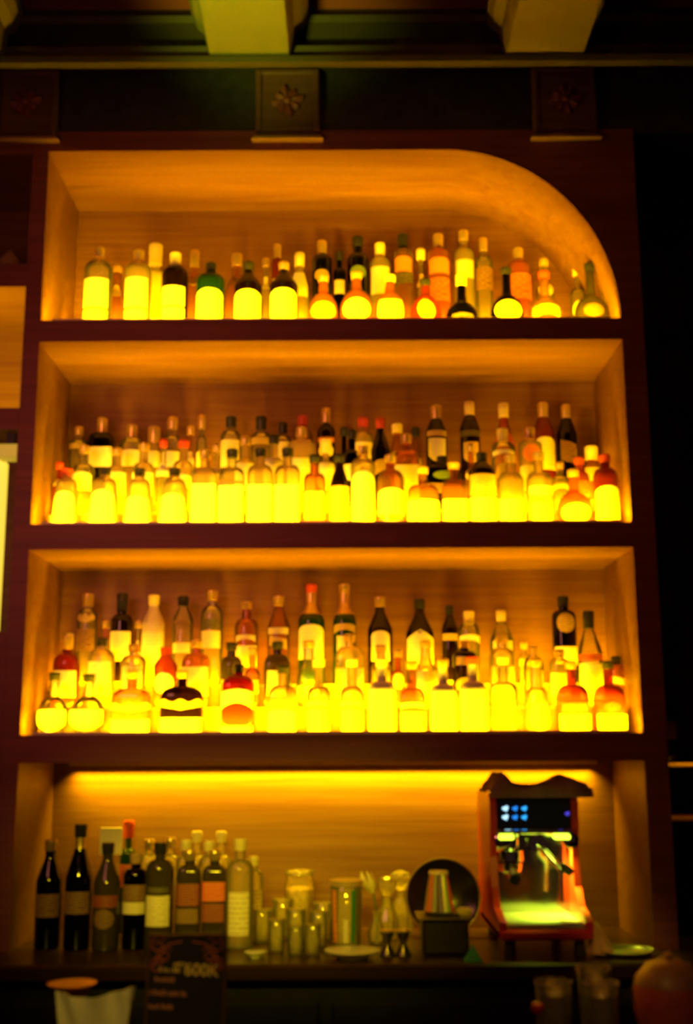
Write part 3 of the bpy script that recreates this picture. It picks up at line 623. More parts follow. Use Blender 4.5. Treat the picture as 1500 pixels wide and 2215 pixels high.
ORD = ['leftmost', 'second from left', 'third from left', 'fourth from left', 'fifth from left', 'sixth from left', 'seventh from left', 'eighth from left', 'ninth from left', 'tenth from left', 'eleventh from left', 'twelfth from left', 'thirteenth from left', 'fourteenth from left', 'fifteenth from left', 'sixteenth from left', 'seventeenth from left', 'eighteenth from left', 'nineteenth from left', 'twentieth from left', '21st from left', '22nd from left', '23rd from left', '24th from left']
BAY = {1: 'top bay', 2: 'second bay', 3: 'third bay'}; RW = {'F': 'front row', 'M': 'middle row', 'B': 'back row'}
for (nb, rw, rows) in ((1, 'F', N1F), (1, 'B', N1B), (2, 'F', N2F), (2, 'M', N2M), (2, 'B', N2B), (3, 'F', N3F), (3, 'M', N3M), (3, 'B', N3B)):
    Y, zb = ROWS[nb][rw]
    rows = sorted(rows, key=lambda r: r[0]); prev = -9
    for i, (px, top, w, shape, gl, cap, labels, k) in enumerate(rows):
        where = ('rightmost' if i == len(rows) - 1 else ORD[i]) + ', ' + RW[rw] + ', ' + BAY[nb]
        # neighbours in one row must not touch: narrow a little where the picture's outlines overlap
        if i: w = min(w, 2 * (px - prev) - 3)
        nx = rows[i + 1][0] - rows[i + 1][2] / 2 if i < len(rows) - 1 else 9999
        if px + w / 2 > nx - 1.5: w = max(14, 2 * (nx - 1.5 - px)) if 2 * (nx - 1.5 - px) > w * .72 else w * .86
        prev = px + w / 2
        bottle(px, top, w, Y, zb, shape, gl, cap, labels, where, 'bottles in the %s of the %s' % (RW[rw], BAY[nb]),
               sh=k.get('sh'), cb=k.get('cb'), yref=k.get('yr'), capr=k.get('capr'), foil=k.get('foil'))

# ------------------------------------------------------------------ things on the counter
def cb(px, top, w, Y, shape, gl, cap, labels, where, **k):
    return bottle(px, top, w, Y, CT, shape, gl, cap, labels, where, 'bottles standing on the counter', yref=k.get('yr', 1930), sh=k.get('sh'), cb=k.get('cb'), capr=k.get('capr'), foil=k.get('foil'))
cb(106, 1815, 56, .06, 'wine', 'black', Gd, [(1935, 1985, 'rect', Br, 1.1)], 'counter, far left', sh=1905)
cb(170, 1782, 58, .04, 'wine', 'black', 'black', [(1930, 1978, 'rect', Br, 1.1)], 'counter, tallest at the left', sh=1900, foil=1835)
cb(231, 1822, 58, .02, 'cone', 'olive', 'black', [(1938, 1964, 'rect', 'dark red', 1.1), (1968, 2010, 'oval', Br, .8)], 'counter, in front of the cream card', sh=1910)
cb(293, 1845, 54, .05, 'std', 'black', 'cork', [(1915, 1950, 'rect', Br, 1.1), (1952, 1978, 'rect', C_, 1.1)], 'counter, left of menu board', sh=1895)
cb(345, 1822, 62, -.01, 'std', 'olive', 'black', [(1920, 1932, 'rect', Bk, .8), (1938, 2005, 'rect', C_, .9)], 'counter, just behind menu board', sh=1885)
for i, (px, top, Y, wh) in enumerate(((322, 1815, .27, 'behind the dark bottles'), (368, 1812, .25, 'second of the cluster'), (402, 1816, .17, 'third of the cluster'), (425, 1798, .29, 'tallest of cluster, left'), (452, 1818, .17, 'middle of the cluster'), (478, 1798, .29, 'tallest of cluster, right'))):
    cb(px, top, 44, Y, 'std', 'pale', 'yellow' if i > 1 else Gd, [(1905, 1950, 'rect', (Gd, C_, C_, Gd, C_, Gd)[i], 1.0)], 'counter, ' + wh, sh=1868, capr=.0145, yr=1880)  # clear bottles in gold-tinted glass: warm light put into the tint
cb(409, 1838, 52, .05, 'square', 'olive', Gd, [(1912, 1960, 'rect', 'dark red', .9), (1966, 1998, 'rect', Br, .8)], 'counter, above menu board, left', sh=1892)
cb(464, 1838, 52, .05, 'square', 'olive', Gd, [(1908, 1950, 'rect', Rd, .9), (1955, 1995, 'rect', 'dark red', .8)], 'counter, above menu board, right', sh=1892)
cb(519, 1814, 60, .05, 'std', 'pale', 'yellow', [(1930, 2025, 'rect', C_, .8)], 'counter, right end of the cluster', sh=1885, capr=.016)
cb(548, 1852, 44, .16, 'std', 'pale', 'yellow', [(1925, 2000, 'rect', Gd, 1.0)], 'counter, behind right end of cluster', sh=1900)
# cream card and the red and green pourer bottle
X, zt = P(241, 1790, .30)
t = thing('price_card', 'blank cream card standing among the bottles on the counter', 'card', (X, .30, CT))
w2 = (P(265, 1800, .30)[0] - P(217, 1800, .30)[0]) / 2; m = MB(); m.bbox(-w2, w2, -.002, .002, zt - CT - .075, zt - CT, .001); m.out('card', pbr('card_paper', (.85, .78, .45), .6), t)
MB().tube([(0, .004, 0), (0, .004, zt - CT - .03)], .004).out('stem', CHROME, t); MB().lathe([(.028, 0), (.028, .004), (.01, .007)], n=20).out('foot', CHROME, t)
cb(277, 1775, 34, .33, 'slim', 'green', 'red', [(1870, 1920, 'rect', Rd, 1.0)], 'counter, behind cream card', sh=1850, cb=1812, capr=.0155, yr=1850)

GLS = glass('drinking_glass', (.95, .93, .82), .24, (.95, .84, .42), .05)
def cup(name, label, cat, px, base, w, h, Y, mat, group=None, taper=.85, z0=CT, thick=.0022, rim=True):
    X, _ = P(px, base, Y); R = (P(px + w / 2, base, Y)[0] - P(px - w / 2, base, Y)[0]) / 2
    t = thing(name, label, cat, (X, Y, z0), 0, group)
    p = [(R * taper * .9, 0), (R * taper, .003), (R * (1 + taper) / 2, h * .5), (R, h - .001), (R - thick * .5, h), (R - thick, h - .001), (R * (1 + taper) / 2 - thick, h * .5), (R * taper - thick, .009), (.001, .008)]
    MB().lathe(p, n=28).out('bowl', mat, t, sharp=60)
    if rim: MB().lathe([(R - thick, h - .004), (R + .0008, h - .004), (R + .0010, h + .0005), (R - thick, h + .0008)], n=28).out('rim', mat, t, sharp=60)
    return t
gi = [(568, 2010, 44, .085, .14, 'beside the bottle cluster'), (598, 2045, 40, .080, -.02, 'front, left of the three shot glasses'), (612, 1990, 46, .105, .20, 'back, left of the lidded jar'), (640, 2055, 38, .07, -.07, 'nearest, in front of the jar'), (676, 2055, 40, .075, -.07, 'nearest, left of the white plate'), (700, 2000, 44, .10, .16, 'between the jar and striped tumbler'), (640, 2020, 44, .095, .06, 'directly before the jar'), (690, 2025, 42, .09, .05, 'behind the white plate')]
for px, b, w, h, Y, wh in gi: cup('water_glass', 'clear drinking glass on the counter, ' + wh, 'glass', px, b, w, h, Y, GLS, 'drinking glasses on the counter')
# lidded jar
X, _ = P(648, 1990, .26); t = thing('storage_jar', 'clear lidded storage jar with yellow filling behind the glasses', 'jar', (X, .26, CT)); jh = P(648, 1880, .26)[1] - CT
MB().lathe([(.036, 0), (.040, .004), (.041, jh * .75), (.036, jh * .84), (.036, jh * .90)], n=28).out('glass_body', GLS, t, sharp=60)
MB().lathe([(.035, .006), (.0375, .01), (.0385, jh * .70), (.03, jh * .73)], n=24).out('filling', pbr('dried_lemon', (.75, .55, .12), .7, noise=.4, scale=60), t)
MB().lathe([(.039, jh * .90), (.042, jh * .91), (.042, jh * .96), (.038, jh * .985), (.012, jh)], n=28).out('lid', GLS, t, sharp=50)
# dish and plate
def dish(label, px, base, w, Y, h, mat):
    X, _ = P(px, base, Y); R = (P(px + w / 2, base, Y)[0] - P(px - w / 2, base, Y)[0]) / 2
    t = thing('dish', label, 'dish', (X, Y, CT))
    MB().lathe([(R * .55, 0), (R * .58, .003), (R * .9, h * .8), (R, h), (R * .985, h + .002), (R * .85, h * .82), (R * .5, .007), (.002, .006)], n=40).out('well', mat, t, sharp=60)
    MB().lathe([(R * .975, h + .0005), (R + .0008, h + .0005), (R + .0012, h + .0025), (R * .975, h + .0032)], n=40).out('rim', mat, t, sharp=60)
    return t
dish('round white plate in front of the striped tumbler', 762, 2055, 118, -.12, .018, PORC)
dish('small pale saucer at the foot of the bottle cluster', 553, 2062, 46, -.10, .012, PORC)
# striped tumbler
X, _ = P(750, 2030, .08); h = P(750, 1903, .08)[1] - CT; R = (P(786, 1950, .08)[0] - P(716, 1950, .08)[0]) / 2
t = thing('striped_tumbler', 'tall glass tumbler with red and green stripes behind white plate', 'glass', (X, .08, CT))
MB().lathe([(R * .86, 0), (R * .88, .003), (R, h - .001), (R - .001, h), (R - .003, h - .002), (R * .86, .01), (.002, .009)], n=32).out('glass_body', GLS, t, sharp=60)
pf = [(R * .88, .003), (R, h)]
for nm, a, hf, mt in (('red_stripe', -.85, .16, LB['orange']), ('green_stripe', .45, .14, CAP['green']), ('cream_stripe', -.05, .16, LB['cream'])):
    wrap_label(pf, .012, h * (.86 if 'cream' not in nm else .42), hf, 'rect', mt, t, 2.0, 1.0, nm, off=.0012, a0=a)
MB().lathe([(R * .99, h - .014), (R + .0015, h - .014), (R + .0025, h), (R * .98, h + .001)], n=32).out('rim', pbr('rim_gold', (.7, .5, .2), .3, .5), t)
# yellow flower on a stem in a bottle, and the round crystal decanters behind
X, _ = P(815, 2005, .10); t = thing('bud_vase', 'small clear vase holding one pale yellow tulip', 'vase', (X, .10, CT)); zt = P(798, 1883, .10)[1] - CT
MB().lathe([(.016, 0), (.022, .006), (.024, .03), (.012, .06), (.010, .075), (.013, .082)], n=20).out('vase_body', GLS, t, sharp=60)
MB().tube([(0, 0, .01), (.002, 0, .07), (-.008, 0, zt - .055)], .002).out('flower_stem', CAP['green'], t)
m = MB()
for k in range(6):
    a = 2 * PI * k / 6; v = []
    for j in range(6):
        s = j / 5; r = .006 + .016 * math.sin(s * PI * .8); wv = .010 * math.sin(PI * (.12 + .80 * s))
        for q in (-1, 0, 1): aa = a + q * wv / max(r, .006); v.append((-.010 - s * .022 + r * math.cos(aa), r * math.sin(aa), zt - .058 + s * .056 - abs(q) * .003 * s))
    m.add(v, [(j * 3 + q, j * 3 + q + 1, j * 3 + q + 4, j * 3 + q + 3) for j in range(5) for q in (0, 1)])
m.out('petals', pbr('tulip_petal', (.88, .76, .28), .5), t)
CRY = glass('cut_crystal', (.93, .90, .70), .34, (.9, .8, .45), .05)
for i, (px, Y, R, wh) in enumerate(((838, .19, .030, 'left'), (868, .27, .034, 'right'))):
    X, _ = P(px, 1990, Y); zt = P(px, 1882 + 12 * (1 - i), Y)[1] - CT
    t = thing('crystal_decanter', 'cut crystal decanter with ball stopper, %s of the two' % wh, 'decanter', (X, Y, CT), 0, 'crystal decanters beside the round tray')
    MB().lathe([(R * .8, 0), (R, .006), (R * 1.05, .05), (R * .55, zt * .55), (R * .42, zt * .66), (R * .55, zt * .70)], n=12).out('body', CRY, t, smooth=False)
    MB().lathe([(.010, zt * .69), (R * .5, zt * .72), (R * .85, zt * .80), (R * .95, zt * .88), (R * .7, zt * .96), (.006, zt)], n=10).out('stopper', CRY, t, smooth=False)
# two jiggers
for i, (px, wh) in enumerate(((838, 'left'), (872, 'right'))):
    X, _ = P(px, 2068, -.06); h = P(px, 2012, -.09)[1] - CT; h = max(h, .06); t = thing('jigger', 'small dark hourglass jigger right of the plate, %s of two' % wh, 'jigger', (X, -.09, CT), 0, 'jiggers beside the white plate')
    MB().lathe([(.020, 0), (.021, .002), (.008, h * .48), (.008, h * .52), (.019, h), (.0175, h), (.004, h * .6)], n=24).out('body', pbr('dark_steel%d' % i, (.12, .09, .06), .25, .8), t, sharp=30)
    MB().lathe([(.0185, h - .003), (.0205, h - .003), (.0205, h + .001), (.0180, h + .001)], n=24).out('rim', CAP['gold'], t)
# round tray leaning on the wall
X, z0 = P(962, 2050, .2); Rt = (P(1042, 1960, .22)[0] - P(880, 1960, .22)[0]) / 2
t = thing('round_tray', 'large round black tray with pale rim leaning behind the steel bin', 'tray', (P(960, 1960, .24)[0], .235, CT))
t.rotation_euler = (math.radians(-9), 0, 0)
m = MB(); n = 56
m.lathe([(.002, 0), (Rt * .9, 0), (Rt * .93, .004), (Rt, .012), (Rt * .97, .014), (Rt * .9, .006), (.002, .005)], n=n, close=False)
for i, q in enumerate(m.v): m.v[i] = Vector((q.x, -q.z, q.y + Rt))
m.out('tray_face', pbr('black_lacquer', (.012, .012, .012), .2, spec=.6), t, sharp=50)
m = MB(); m.tube([(Rt * .99 * math.cos(2 * PI * k / 56), -.013, Rt + Rt * .99 * math.sin(2 * PI * k / 56)) for k in range(57)], .0028, 8)
m.out('rim', pbr('tray_rim', (.35, .26, .10), .35, .6), t)
# steel bin with square lid, ribbed juicer cone on top
X0 = P(908, 2080, -.10)[0]; X1 = P(1024, 2080, -.10)[0]; zt = P(965, 1985, -.10)[1]; h = zt - CT
t = thing('steel_bin', 'dark square steel knock bin with a bright rimmed lid', 'bin', ((X0 + X1) / 2, -.05, CT)); w = (X1 - X0) / 2
m = MB(); m.bbox(-w * .88, w * .88, -.052, .065, 0, h * .97, .010); m.out('bin_body', pbr('gunmetal', (.09, .07, .06), .35, .8), t)
m = MB(); m.bbox(-w * 1.04, w * 1.04, -.062, .080, h * .955, h, .004); m.out('lid', STEEL, t)
MB().lathe([(w * .70, h), (w * .74, h + .003), (w * .74, h + .008), (w * .64, h + .010)], n=32).out('collar', CAP['black'], t)
zc = P(947, 1884, -.05)[1]; hc = zc - zt
t = thing('ribbed_juicer', 'ribbed metal juicer cone with orange and green sides on steel bin', 'juicer', ((X0 + X1) / 2 - .012, -.05, zt + .0105 - .0))
n = 40; v = []; f = []
for j in range(8):
    s = j / 7; r = w * .56 * (1 - s) + w * .33 * s
    for k in range(n): rr = r * (1 + (.05 if k % 2 else -.03)); a = 2 * PI * k / n; v.append((rr * math.cos(a), rr * math.sin(a), s * (hc - .018)))
for j in range(7):
    for k in range(n): q = (k + 1) % n; f.append((j * n + k, j * n + q, j * n + n + q, j * n + n + k))
f.append(tuple(range(n - 1, -1, -1))); f.append(tuple(range(7 * n, 8 * n)))
mi = []
for j in range(7):
    for k in range(n):
        a = (2 * PI * k / n + PI / 2) % (2 * PI); a = a - 2 * PI if a > PI else a
        mi.append(1 if -1.3 < a < -.65 else 2 if .45 < a < .85 else 3 if .85 <= a < 1.5 else 0)
mi += [0, 0]
mesh_obj('ribbed_cone', v, f, [pbr('juicer_metal', (.55, .50, .38), .35, .7), pbr('juicer_orange', (.80, .20, .03), .4), pbr('juicer_green', (.35, .65, .08), .4), pbr('juicer_red', (.65, .06, .03), .4)], t, False, mi)
MB().lathe([(w * .34, hc - .019), (w * .38, hc - .017), (w * .36, hc - .010), (.003, hc - .009)], n=28).out('cap', CAP['yellow'], t)
t = thing('lemon_half', 'pale yellow lemon half on the lid of the steel bin', 'lemon', (P(1000, 1960, -.08)[0] + .006, -.078, zt + .001))
MB().lathe([(.012, 0), (.020, .006), (.022, .014), (.018, .018), (.002, .019)], n=24).out('peel', pbr('lemon_peel', (.85, .75, .10), .5, bump=.3, scale=300), t)
MB().lathe([(.017, .0186), (.015, .0200), (.002, .0202)], n=24).out('flesh', pbr('lemon_flesh', (.9, .85, .35), .4), t)
X, _ = P(1022, 2075, -.15); t = thing('green_light_wedge', 'small green wedge in place of a light beside the steel bin', 'card', (X, -.16, CT))
MB().prism([(-.022, 0), (.024, 0), (.002, .036)], -.012, .012).out('card', pbr('green_light_colour', (.08, .45, .22), .5), t, smooth=False)  # green wedge whose colour stands in for a small green light

# ------------------------------------------------------------------ espresso machine
RED = pbr('red_enamel', (.60, .035, .012), .28, spec=.6, coat=.4); PANEL = pbr('black_glass_panel', (.012, .012, .03), .12, spec=.7)
MX0 = P(1080, 2003, -.12)[0]; MX1 = P(1284, 2003, -.12)[0]; mc = (MX0 + MX1) / 2; mw = (MX1 - MX0) / 2
ztray = P(1180, 2000, -.12)[1] - CT; ztop = P(1170, 1716, .02)[1] - CT; zpan = P(1170, 1797, .02)[1] - CT; zbase = P(1180, 2034, -.12)[1] - CT
t = thing('espresso_machine', 'red espresso machine with blue lit buttons and green lit drip tray', 'coffee machine', (mc, 0, CT))
def sidepoly():
    return [(-.125, zbase + .006), (-.128, ztray + .006), (-.10, ztray + .014), (-.03, ztray + .03), (.012, ztray + .075), (.030, ztray + .15), (.026, zpan - .02), (.010, zpan + .02), (.012, ztop - .02), (.030, ztop), (.30, ztop), (.32, ztop - .03), (.325, zbase + .02), (.31, zbase)]
for sgn in (-1, 1):
    m = MB(); x0, x1 = (-mw, -mw + .018) if sgn < 0 else (mw - .018, mw)
    m.prism(sidepoly(), x0, x1, axis='x'); m.out('side_panel', RED, t, smooth=False)
m = MB(); m.bbox(-mw + .018, mw - .018, .10, .31, zbase + .01, ztop - .004, .004); m.out('body', pbr('body_steel', (.35, .33, .30), .35, .9), t)
m = MB(); m.bbox(-mw, mw, -.13, .30, zbase, ztray - .012, .006); m.out('base', RED, t)
m = MB(); m.bbox(-mw + .02, mw - .02, -.112, .085, ztray - .012, ztray + .002, .003)
for k in range(22):
    x = -mw + .028 + k * (2 * mw - .056) / 21; m.box(x - .0016, x + .0016, -.106, .08, ztray + .002, ztray + .0045)
m.out('drip_tray', pbr('tray_steel', (.55, .56, .45), .42, .55), t, smooth=False)
m = MB(); m.bbox(-mw + .018, mw - .018, .016, .10, zpan, ztop - .006, .004); o = m.out('control_panel', PANEL, t)
m = MB(); m.bbox(-mw + .018, mw - .018, .010, .020, zpan - .008, zpan + .004, .002); m.out('panel_trim', CHROME, t)
m = MB(); m.box(-mw + .018, mw - .018, .094, .100, ztray, zpan); m.out('backsplash', pbr('polished_splashback', (.55, .52, .48), .12, 1.0), t, smooth=False)
# buttons: two rows of three and a single one on the right, small heart outlines as they read in the photo
def heart(r, y0, y1, cx, cz):
    pts = []
    for k in range(24):
        a = 2 * PI * k / 24; x = 16 * math.sin(a) ** 3; z = 13 * math.cos(a) - 5 * math.cos(2 * a) - 2 * math.cos(3 * a) - math.cos(4 * a)
        x, z = x / 17 * r, z / 17 * r; q = .35; pts.append((cx + x * math.cos(q) - z * math.sin(q), cz + x * math.sin(q) + z * math.cos(q)))
    return MB().prism(pts[::-1], y0, y1)
BL = [glow('button_glow_white', (.45, .80, 1.0), 1.6), glow('button_glow_blue', (.02, .28, 1.0), 1.1), glow('button_glow_bright_blue', (.03, .40, 1.0), 1.5), glow('button_glow_violet', (.12, .08, 1.0), .8)]
for r_, py in enumerate((1749, 1768)):
    for c, px in enumerate((1094, 1115, 1135)):
        bx_, bz = P(px, py, .015); heart(.0088 if c == 0 else .0078, .0125, .0165, bx_ - mc, bz - CT).out('button', BL[c], t, False)
bx_, bz = P(1228, 1760, .015); heart(.0065, .0125, .0165, bx_ - mc, bz - CT).out('button', BL[3], t, False)
# group head and portafilter
gx = P(1110, 1900, .0)[0] - mc; gz = P(1110, 1868, 0)[1] - CT
m = MB(); m.lathe([(.030, 0), (.036, .004), (.036, .03), (.026, .036), (.026, zpan - gz - .004)], n=32, cx=gx, cy=.045, cz=gz); m.out('group_head', CHROME, t)
m = MB(); m.lathe([(.018, -.028), (.030, -.022), (.033, -.002)], n=32, cx=gx, cy=.045, cz=gz); p0 = m.out('portafilter', CHROME, t)
m = MB(); m.tube([(gx, .015, gz - .012), (gx - .004, -.03, gz - .02), (gx - .006, -.085, gz - .032)], [.008, .011, .014], 14); m.out('handle', CAP['black'], p0)
MB().tube([(gx, .045, gz - .026), (gx, .045, gz - .040)], .006, 12).out('spout', CHROME, p0)
# hot water spout and steam arm on the right
wx = P(1215, 1880, -.02)[0] - mc; za = P(1190, 1850, -.02)[1] - CT; zb_ = P(1215, 1880, -.02)[1] - CT; zc_ = P(1214, 1952, -.04)[1] - CT
MB().tube([(P(1165, 1845, .05)[0] - mc, .07, za + .015), (P(1180, 1850, 0)[0] - mc, .0, za + .008), (wx - .004, -.015, zb_ + .004), (wx, -.02, zb_ - .006), (wx - .002, -.028, (zb_ + zc_) / 2), (wx - .004, -.034, zc_)], [.007, .008, .008, .006, .005, .006], 14).out('steam_wand', CHROME, t)
MB().tube([(wx + .002, -.010, zb_ + .010), (wx + .018, -.02, zb_ - .004), (wx + .026, -.024, zb_ - .012)], [.009, .012, .010], 14).out('steam_lever', CAP['black'], t)
m = MB(); kx = P(1236, 1818, .02)[0] - mc; kz = P(1236, 1818, .02)[1] - CT
m.lathe([(.018, 0), (.020, .004), (.020, .020), (.014, .024)], n=20)
for i, q in enumerate(m.v): m.v[i] = Vector((kx + q.x, .035 - q.z, kz + q.y))
m.out('steam_knob', CHROME, t)
m = MB(); m.lathe([(.018, 0), (.020, .004), (.020, .020), (.014, .024)], n=20); kx = P(1083, 1820, .02)[0] - mc
for i, q in enumerate(m.v): m.v[i] = Vector((kx + q.x + .004, .035 - q.z, kz + q.y))
m.out('brew_knob', CHROME, t)
m = MB(); m.lathe([(.020, 0), (.020, .026), (.023, .030), (.023, .034)], n=28)
gax = P(1165, 1820, .05)[0] - mc; gaz = P(1165, 1826, .05)[1] - CT
for i, q in enumerate(m.v): m.v[i] = Vector((gax + q.x, .092 - q.z, gaz + q.y))
m.out('pressure_gauge', CHROME, t)
# tray lamps under the head: a strip that really lights the cup area
ZL = zpan - .010
for sx in (-.075, .072):
    MB().bbox(sx - .020, sx + .020, .004, .050, ZL - .012, ZL + .001, .003).out('tray_lamp', glow('tray_lamp_glow%d' % (sx > 0), (.72, 1.0, .04), 3.0), t, False)
    l = area('tray_lamp_light', (mc + sx, .040, CT + ZL - .015), (.030, .018), (.72, 1.0, .04), 3.0, (0, -.10, -1), 105)
for sx in (-1, 1):
    for y in (-.09, .26): MB().lathe([(.013, 0), (.015, .003), (.013, zbase)], n=18, cx=sx * (mw - .03), cy=y).out('foot', pbr('foot_metal', (.10, .08, .06), .4, .5) if sx < 0 and y < 0 else bpy.data.materials['foot_metal'], t)
# crumpled cloth on the machine
cz = CT + ztop; t = tag(None or bpy.data.objects.new('bar_cloth', None), 'crumpled brown cloth draped on top of the espresso machine', 'cloth'); bpy.data.objects.remove(t)
nx, ny = 40, 24; v = []; f = []; cxs = (P(1050, 1700, .1)[0], P(1268, 1700, .1)[0])
for j in range(ny + 1):
    for i in range(nx + 1):
        u, s = i / nx, j / ny; x = cxs[0] + (cxs[1] - cxs[0]) * u; y = .0 + .27 * s
        hump = .006 + .030 * math.exp(-((u - .16) / .09) ** 2) + .022 * math.exp(-((u - .82) / .10) ** 2) + .006 * math.sin(u * 13 + s * 5) * math.sin(s * 8 + 1) + .003 * math.sin(u * 37 + s * 21)
        z = cz + .008 + max(0, hump + .004)
        if u < .045 or u > .965: z -= .012
        if s < .14: z = (cz - .008) + (z - cz + .008) * (s / .14) ** .5; y = -.004 + .012 * (s / .14)
        v.append((x, y - .004 * math.sin(u * 17), z))
nn = len(v); v += [(a, b, c - .0025) for a, b, c in v]
for j in range(ny):
    for i in range(nx):
        a = j * (nx + 1) + i; f.append((a, a + 1, a + nx + 2, a + nx + 1)); f.append((a + nn, a + nn + nx + 1, a + nn + nx + 2, a + nn + 1))
for i in range(nx): f.append((i, i + nn, i + 1 + nn, i + 1)); a = ny * (nx + 1) + i; f.append((a, a + 1, a + 1 + nn, a + nn))
for j in range(ny): a = j * (nx + 1); f.append((a, a + nx + 1, a + nx + 1 + nn, a + nn)); b = a + nx; f.append((b, b + nn, b + nx + 1 + nn, b + nx + 1))
tag(mesh_obj('bar_cloth', v, f, pbr('brown_cloth', (.30, .17, .10), .9, noise=.2, scale=80), None, True, None, 80), 'crumpled brown cloth draped on top of the espresso machine', 'cloth')

# ------------------------------------------------------------------ right end of the counter
X, _ = P(1325, 2072, -.10)
t = thing('serving_tray', 'dark round tray with beaded metal rim right of the espresso machine', 'tray', (X + .03, -.085, CT)); Rr = .072
MB().lathe([(Rr * .9, 0), (Rr * .95, .003), (Rr, .012), (Rr * .97, .012), (Rr * .9, .006), (.002, .005)], n=48).out('tray_face', pbr('tray_bronze', (.10, .08, .04), .3, .7), t, sharp=50)
m = MB()
for k in range(60): a = 2 * PI * k / 60; m.lathe([(.0005, 0), (.0022, .0012), (.0026, .0026), (.0022, .004), (.0005, .0052)], n=8, cx=Rr * math.cos(a), cy=Rr * math.sin(a), cz=.011)
m.out('beaded_rim', pbr('bead_metal', (.6, .5, .25), .25, .9), t)
X, _ = P(1304, 2052, -.12)
t = thing('folded_napkin', 'orange tan napkin folded into a cone on the beaded tray', 'napkin', (X, -.10, CT + .0068))
nf = 18; v = []; f = []
hn = P(1293, 1998, -.11)[1] - CT - .005
for j in range(9):
    s = j / 8; r = .030 * (1 - s) ** .9 + .003
    for k in range(nf * 2): a = PI * k / nf; rr = r * (1 + .13 * math.sin(a * 5 + s * 2)); v.append((rr * math.cos(a) - .010 * s, rr * .8 * math.sin(a), s * hn + (.004 * math.sin(a * 3) * (1 - s) if j else 0)))
for j in range(8):
    for k in range(nf * 2): q = (k + 1) % (nf * 2); f.append((j * 2 * nf + k, j * 2 * nf + q, (j + 1) * 2 * nf + q, (j + 1) * 2 * nf + k))
f.append(tuple(range(nf * 2 - 1, -1, -1))); f.append(tuple(range(16 * nf, 18 * nf)))
NAP = pbr('tan_linen', (.65, .38, .12), .85, noise=.15, scale=60)
mesh_obj('folds', v, f, NAP, t, True, None, 60)
MB().lathe([(.031, 0), (.033, .001), (.033, .003), (.028, .005)], n=28).out('hem', NAP, t)

# dark wall shelf right of the cabinet
sx0, sx1 = P(1440, 1650, .1)[0], 1.25
for i, (py, wh) in enumerate(((1650, 'the lit upper one'), (1768, 'the dim lower one'))):
    z = P(1460, py, .1)[1]
    t = thing('wall_shelf', 'short dark wall shelf right of the cabinet, ' + wh, 'shelf', (.862, .1, z), 0, 'wall shelves right of the cabinet')
    MB().bbox(0, .40, 0, .318, -.012, 0, .003).out('board', DARK if i else wood('lit_shelf_wood', (.45, .22, .08), (.6, .32, .12)), t)  # upper board lighter: the light on it is put into its wood colour
    MB().box(.03, .05, .26, .318, -.06, -.012).out('bracket', CAP['black'], t, False)
z = P(1460, 1650, .1)[1]
bottle(1440, 1478, 46, .22, z, 'wine', 'dark', 'black', [(1560, 1600, 'rect', Br, 1.0)], 'on the wall shelf', None, yref=1560)
area('wall_shelf_light', (.93, .02, z + .07), (.08, .01), LED, .10, (0, .4, -1), 120)

# ------------------------------------------------------------------ front bar, nearest the camera
BT = .885
fb = thing('front_bar', 'dark wooden bar counter in the foreground, below the menu board', 'bar counter', (0, -1.1, 0))
MB().bbox(-2.4, 2.4, -.42, .34, BT - .04, BT, .006).out('bar_top', COUNTER, fb)
MB().box(-2.35, 2.35, -.30, .28, .0, BT - .04).out('bar_front', BLACKW, fb, False)
Yf = -.85
# menu board
mx0 = P(316, 2100, Yf)[0]; mx1 = P(489, 2100, Yf)[0]; mz = P(400, 2022, Yf)[1]; mh = mz - BT; mwid = (mx1 - mx0) / 2
t = thing('menu_board', 'black upright menu board with red corner ornament and gold 600K', 'sign', ((mx0 + mx1) / 2, Yf, BT)); t.rotation_euler = (math.radians(-6), 0, 0)
MB().bbox(-mwid, mwid, -.005, .005, .004, mh, .003).out('board', pbr('menu_black', (.018, .012, .010), .35), t)
fr = MB(); b = .006
for a in ((-mwid, -mwid + b, .004, mh), (mwid - b, mwid, .004, mh), (-mwid + b, mwid - b, mh - b, mh), (-mwid + b, mwid - b, .004, .004 + b)): fr.bbox(a[0], a[1], -.009, .007, a[2], a[3], .0015)
fr.out('frame', wood('menu_frame', (.06, .022, .015), (.10, .04, .025)), t)
MB().bbox(-mwid * .8, mwid * .8, -.02, .06, 0, .006, .002).out('stand', CAP['black'], t)
INKR = pbr('menu_red_print', (.50, .10, .06), .6); INKG = pbr('menu_gold_print', (.75, .50, .10), .5); INKO = pbr('menu_dim_print', (.45, .16, .06), .6)
for sg in (-1, 1):
    m = MB()
    for q in range(3):
        cx_, cz_ = sg * (mwid - .020 - .012 * (q % 2)), mh - .020 - .018 * q; pts = []
        for k in range(22): a = k * .42; r = .0035 + .0006 * k; pts.append((cx_ + sg * r * math.cos(a), -.0062, cz_ + r * math.sin(a)))
        m.tube(pts, .0011, 6)
    m.tube([(sg * (mwid - .012), -.0062, mh - .06), (sg * (mwid - .018), -.0062, mh - .045), (sg * (mwid - .04), -.0062, mh - .018), (sg * (mwid - .065), -.0062, mh - .014)], .0013, 6)
    m.out('corner_ornament', INKR, t)
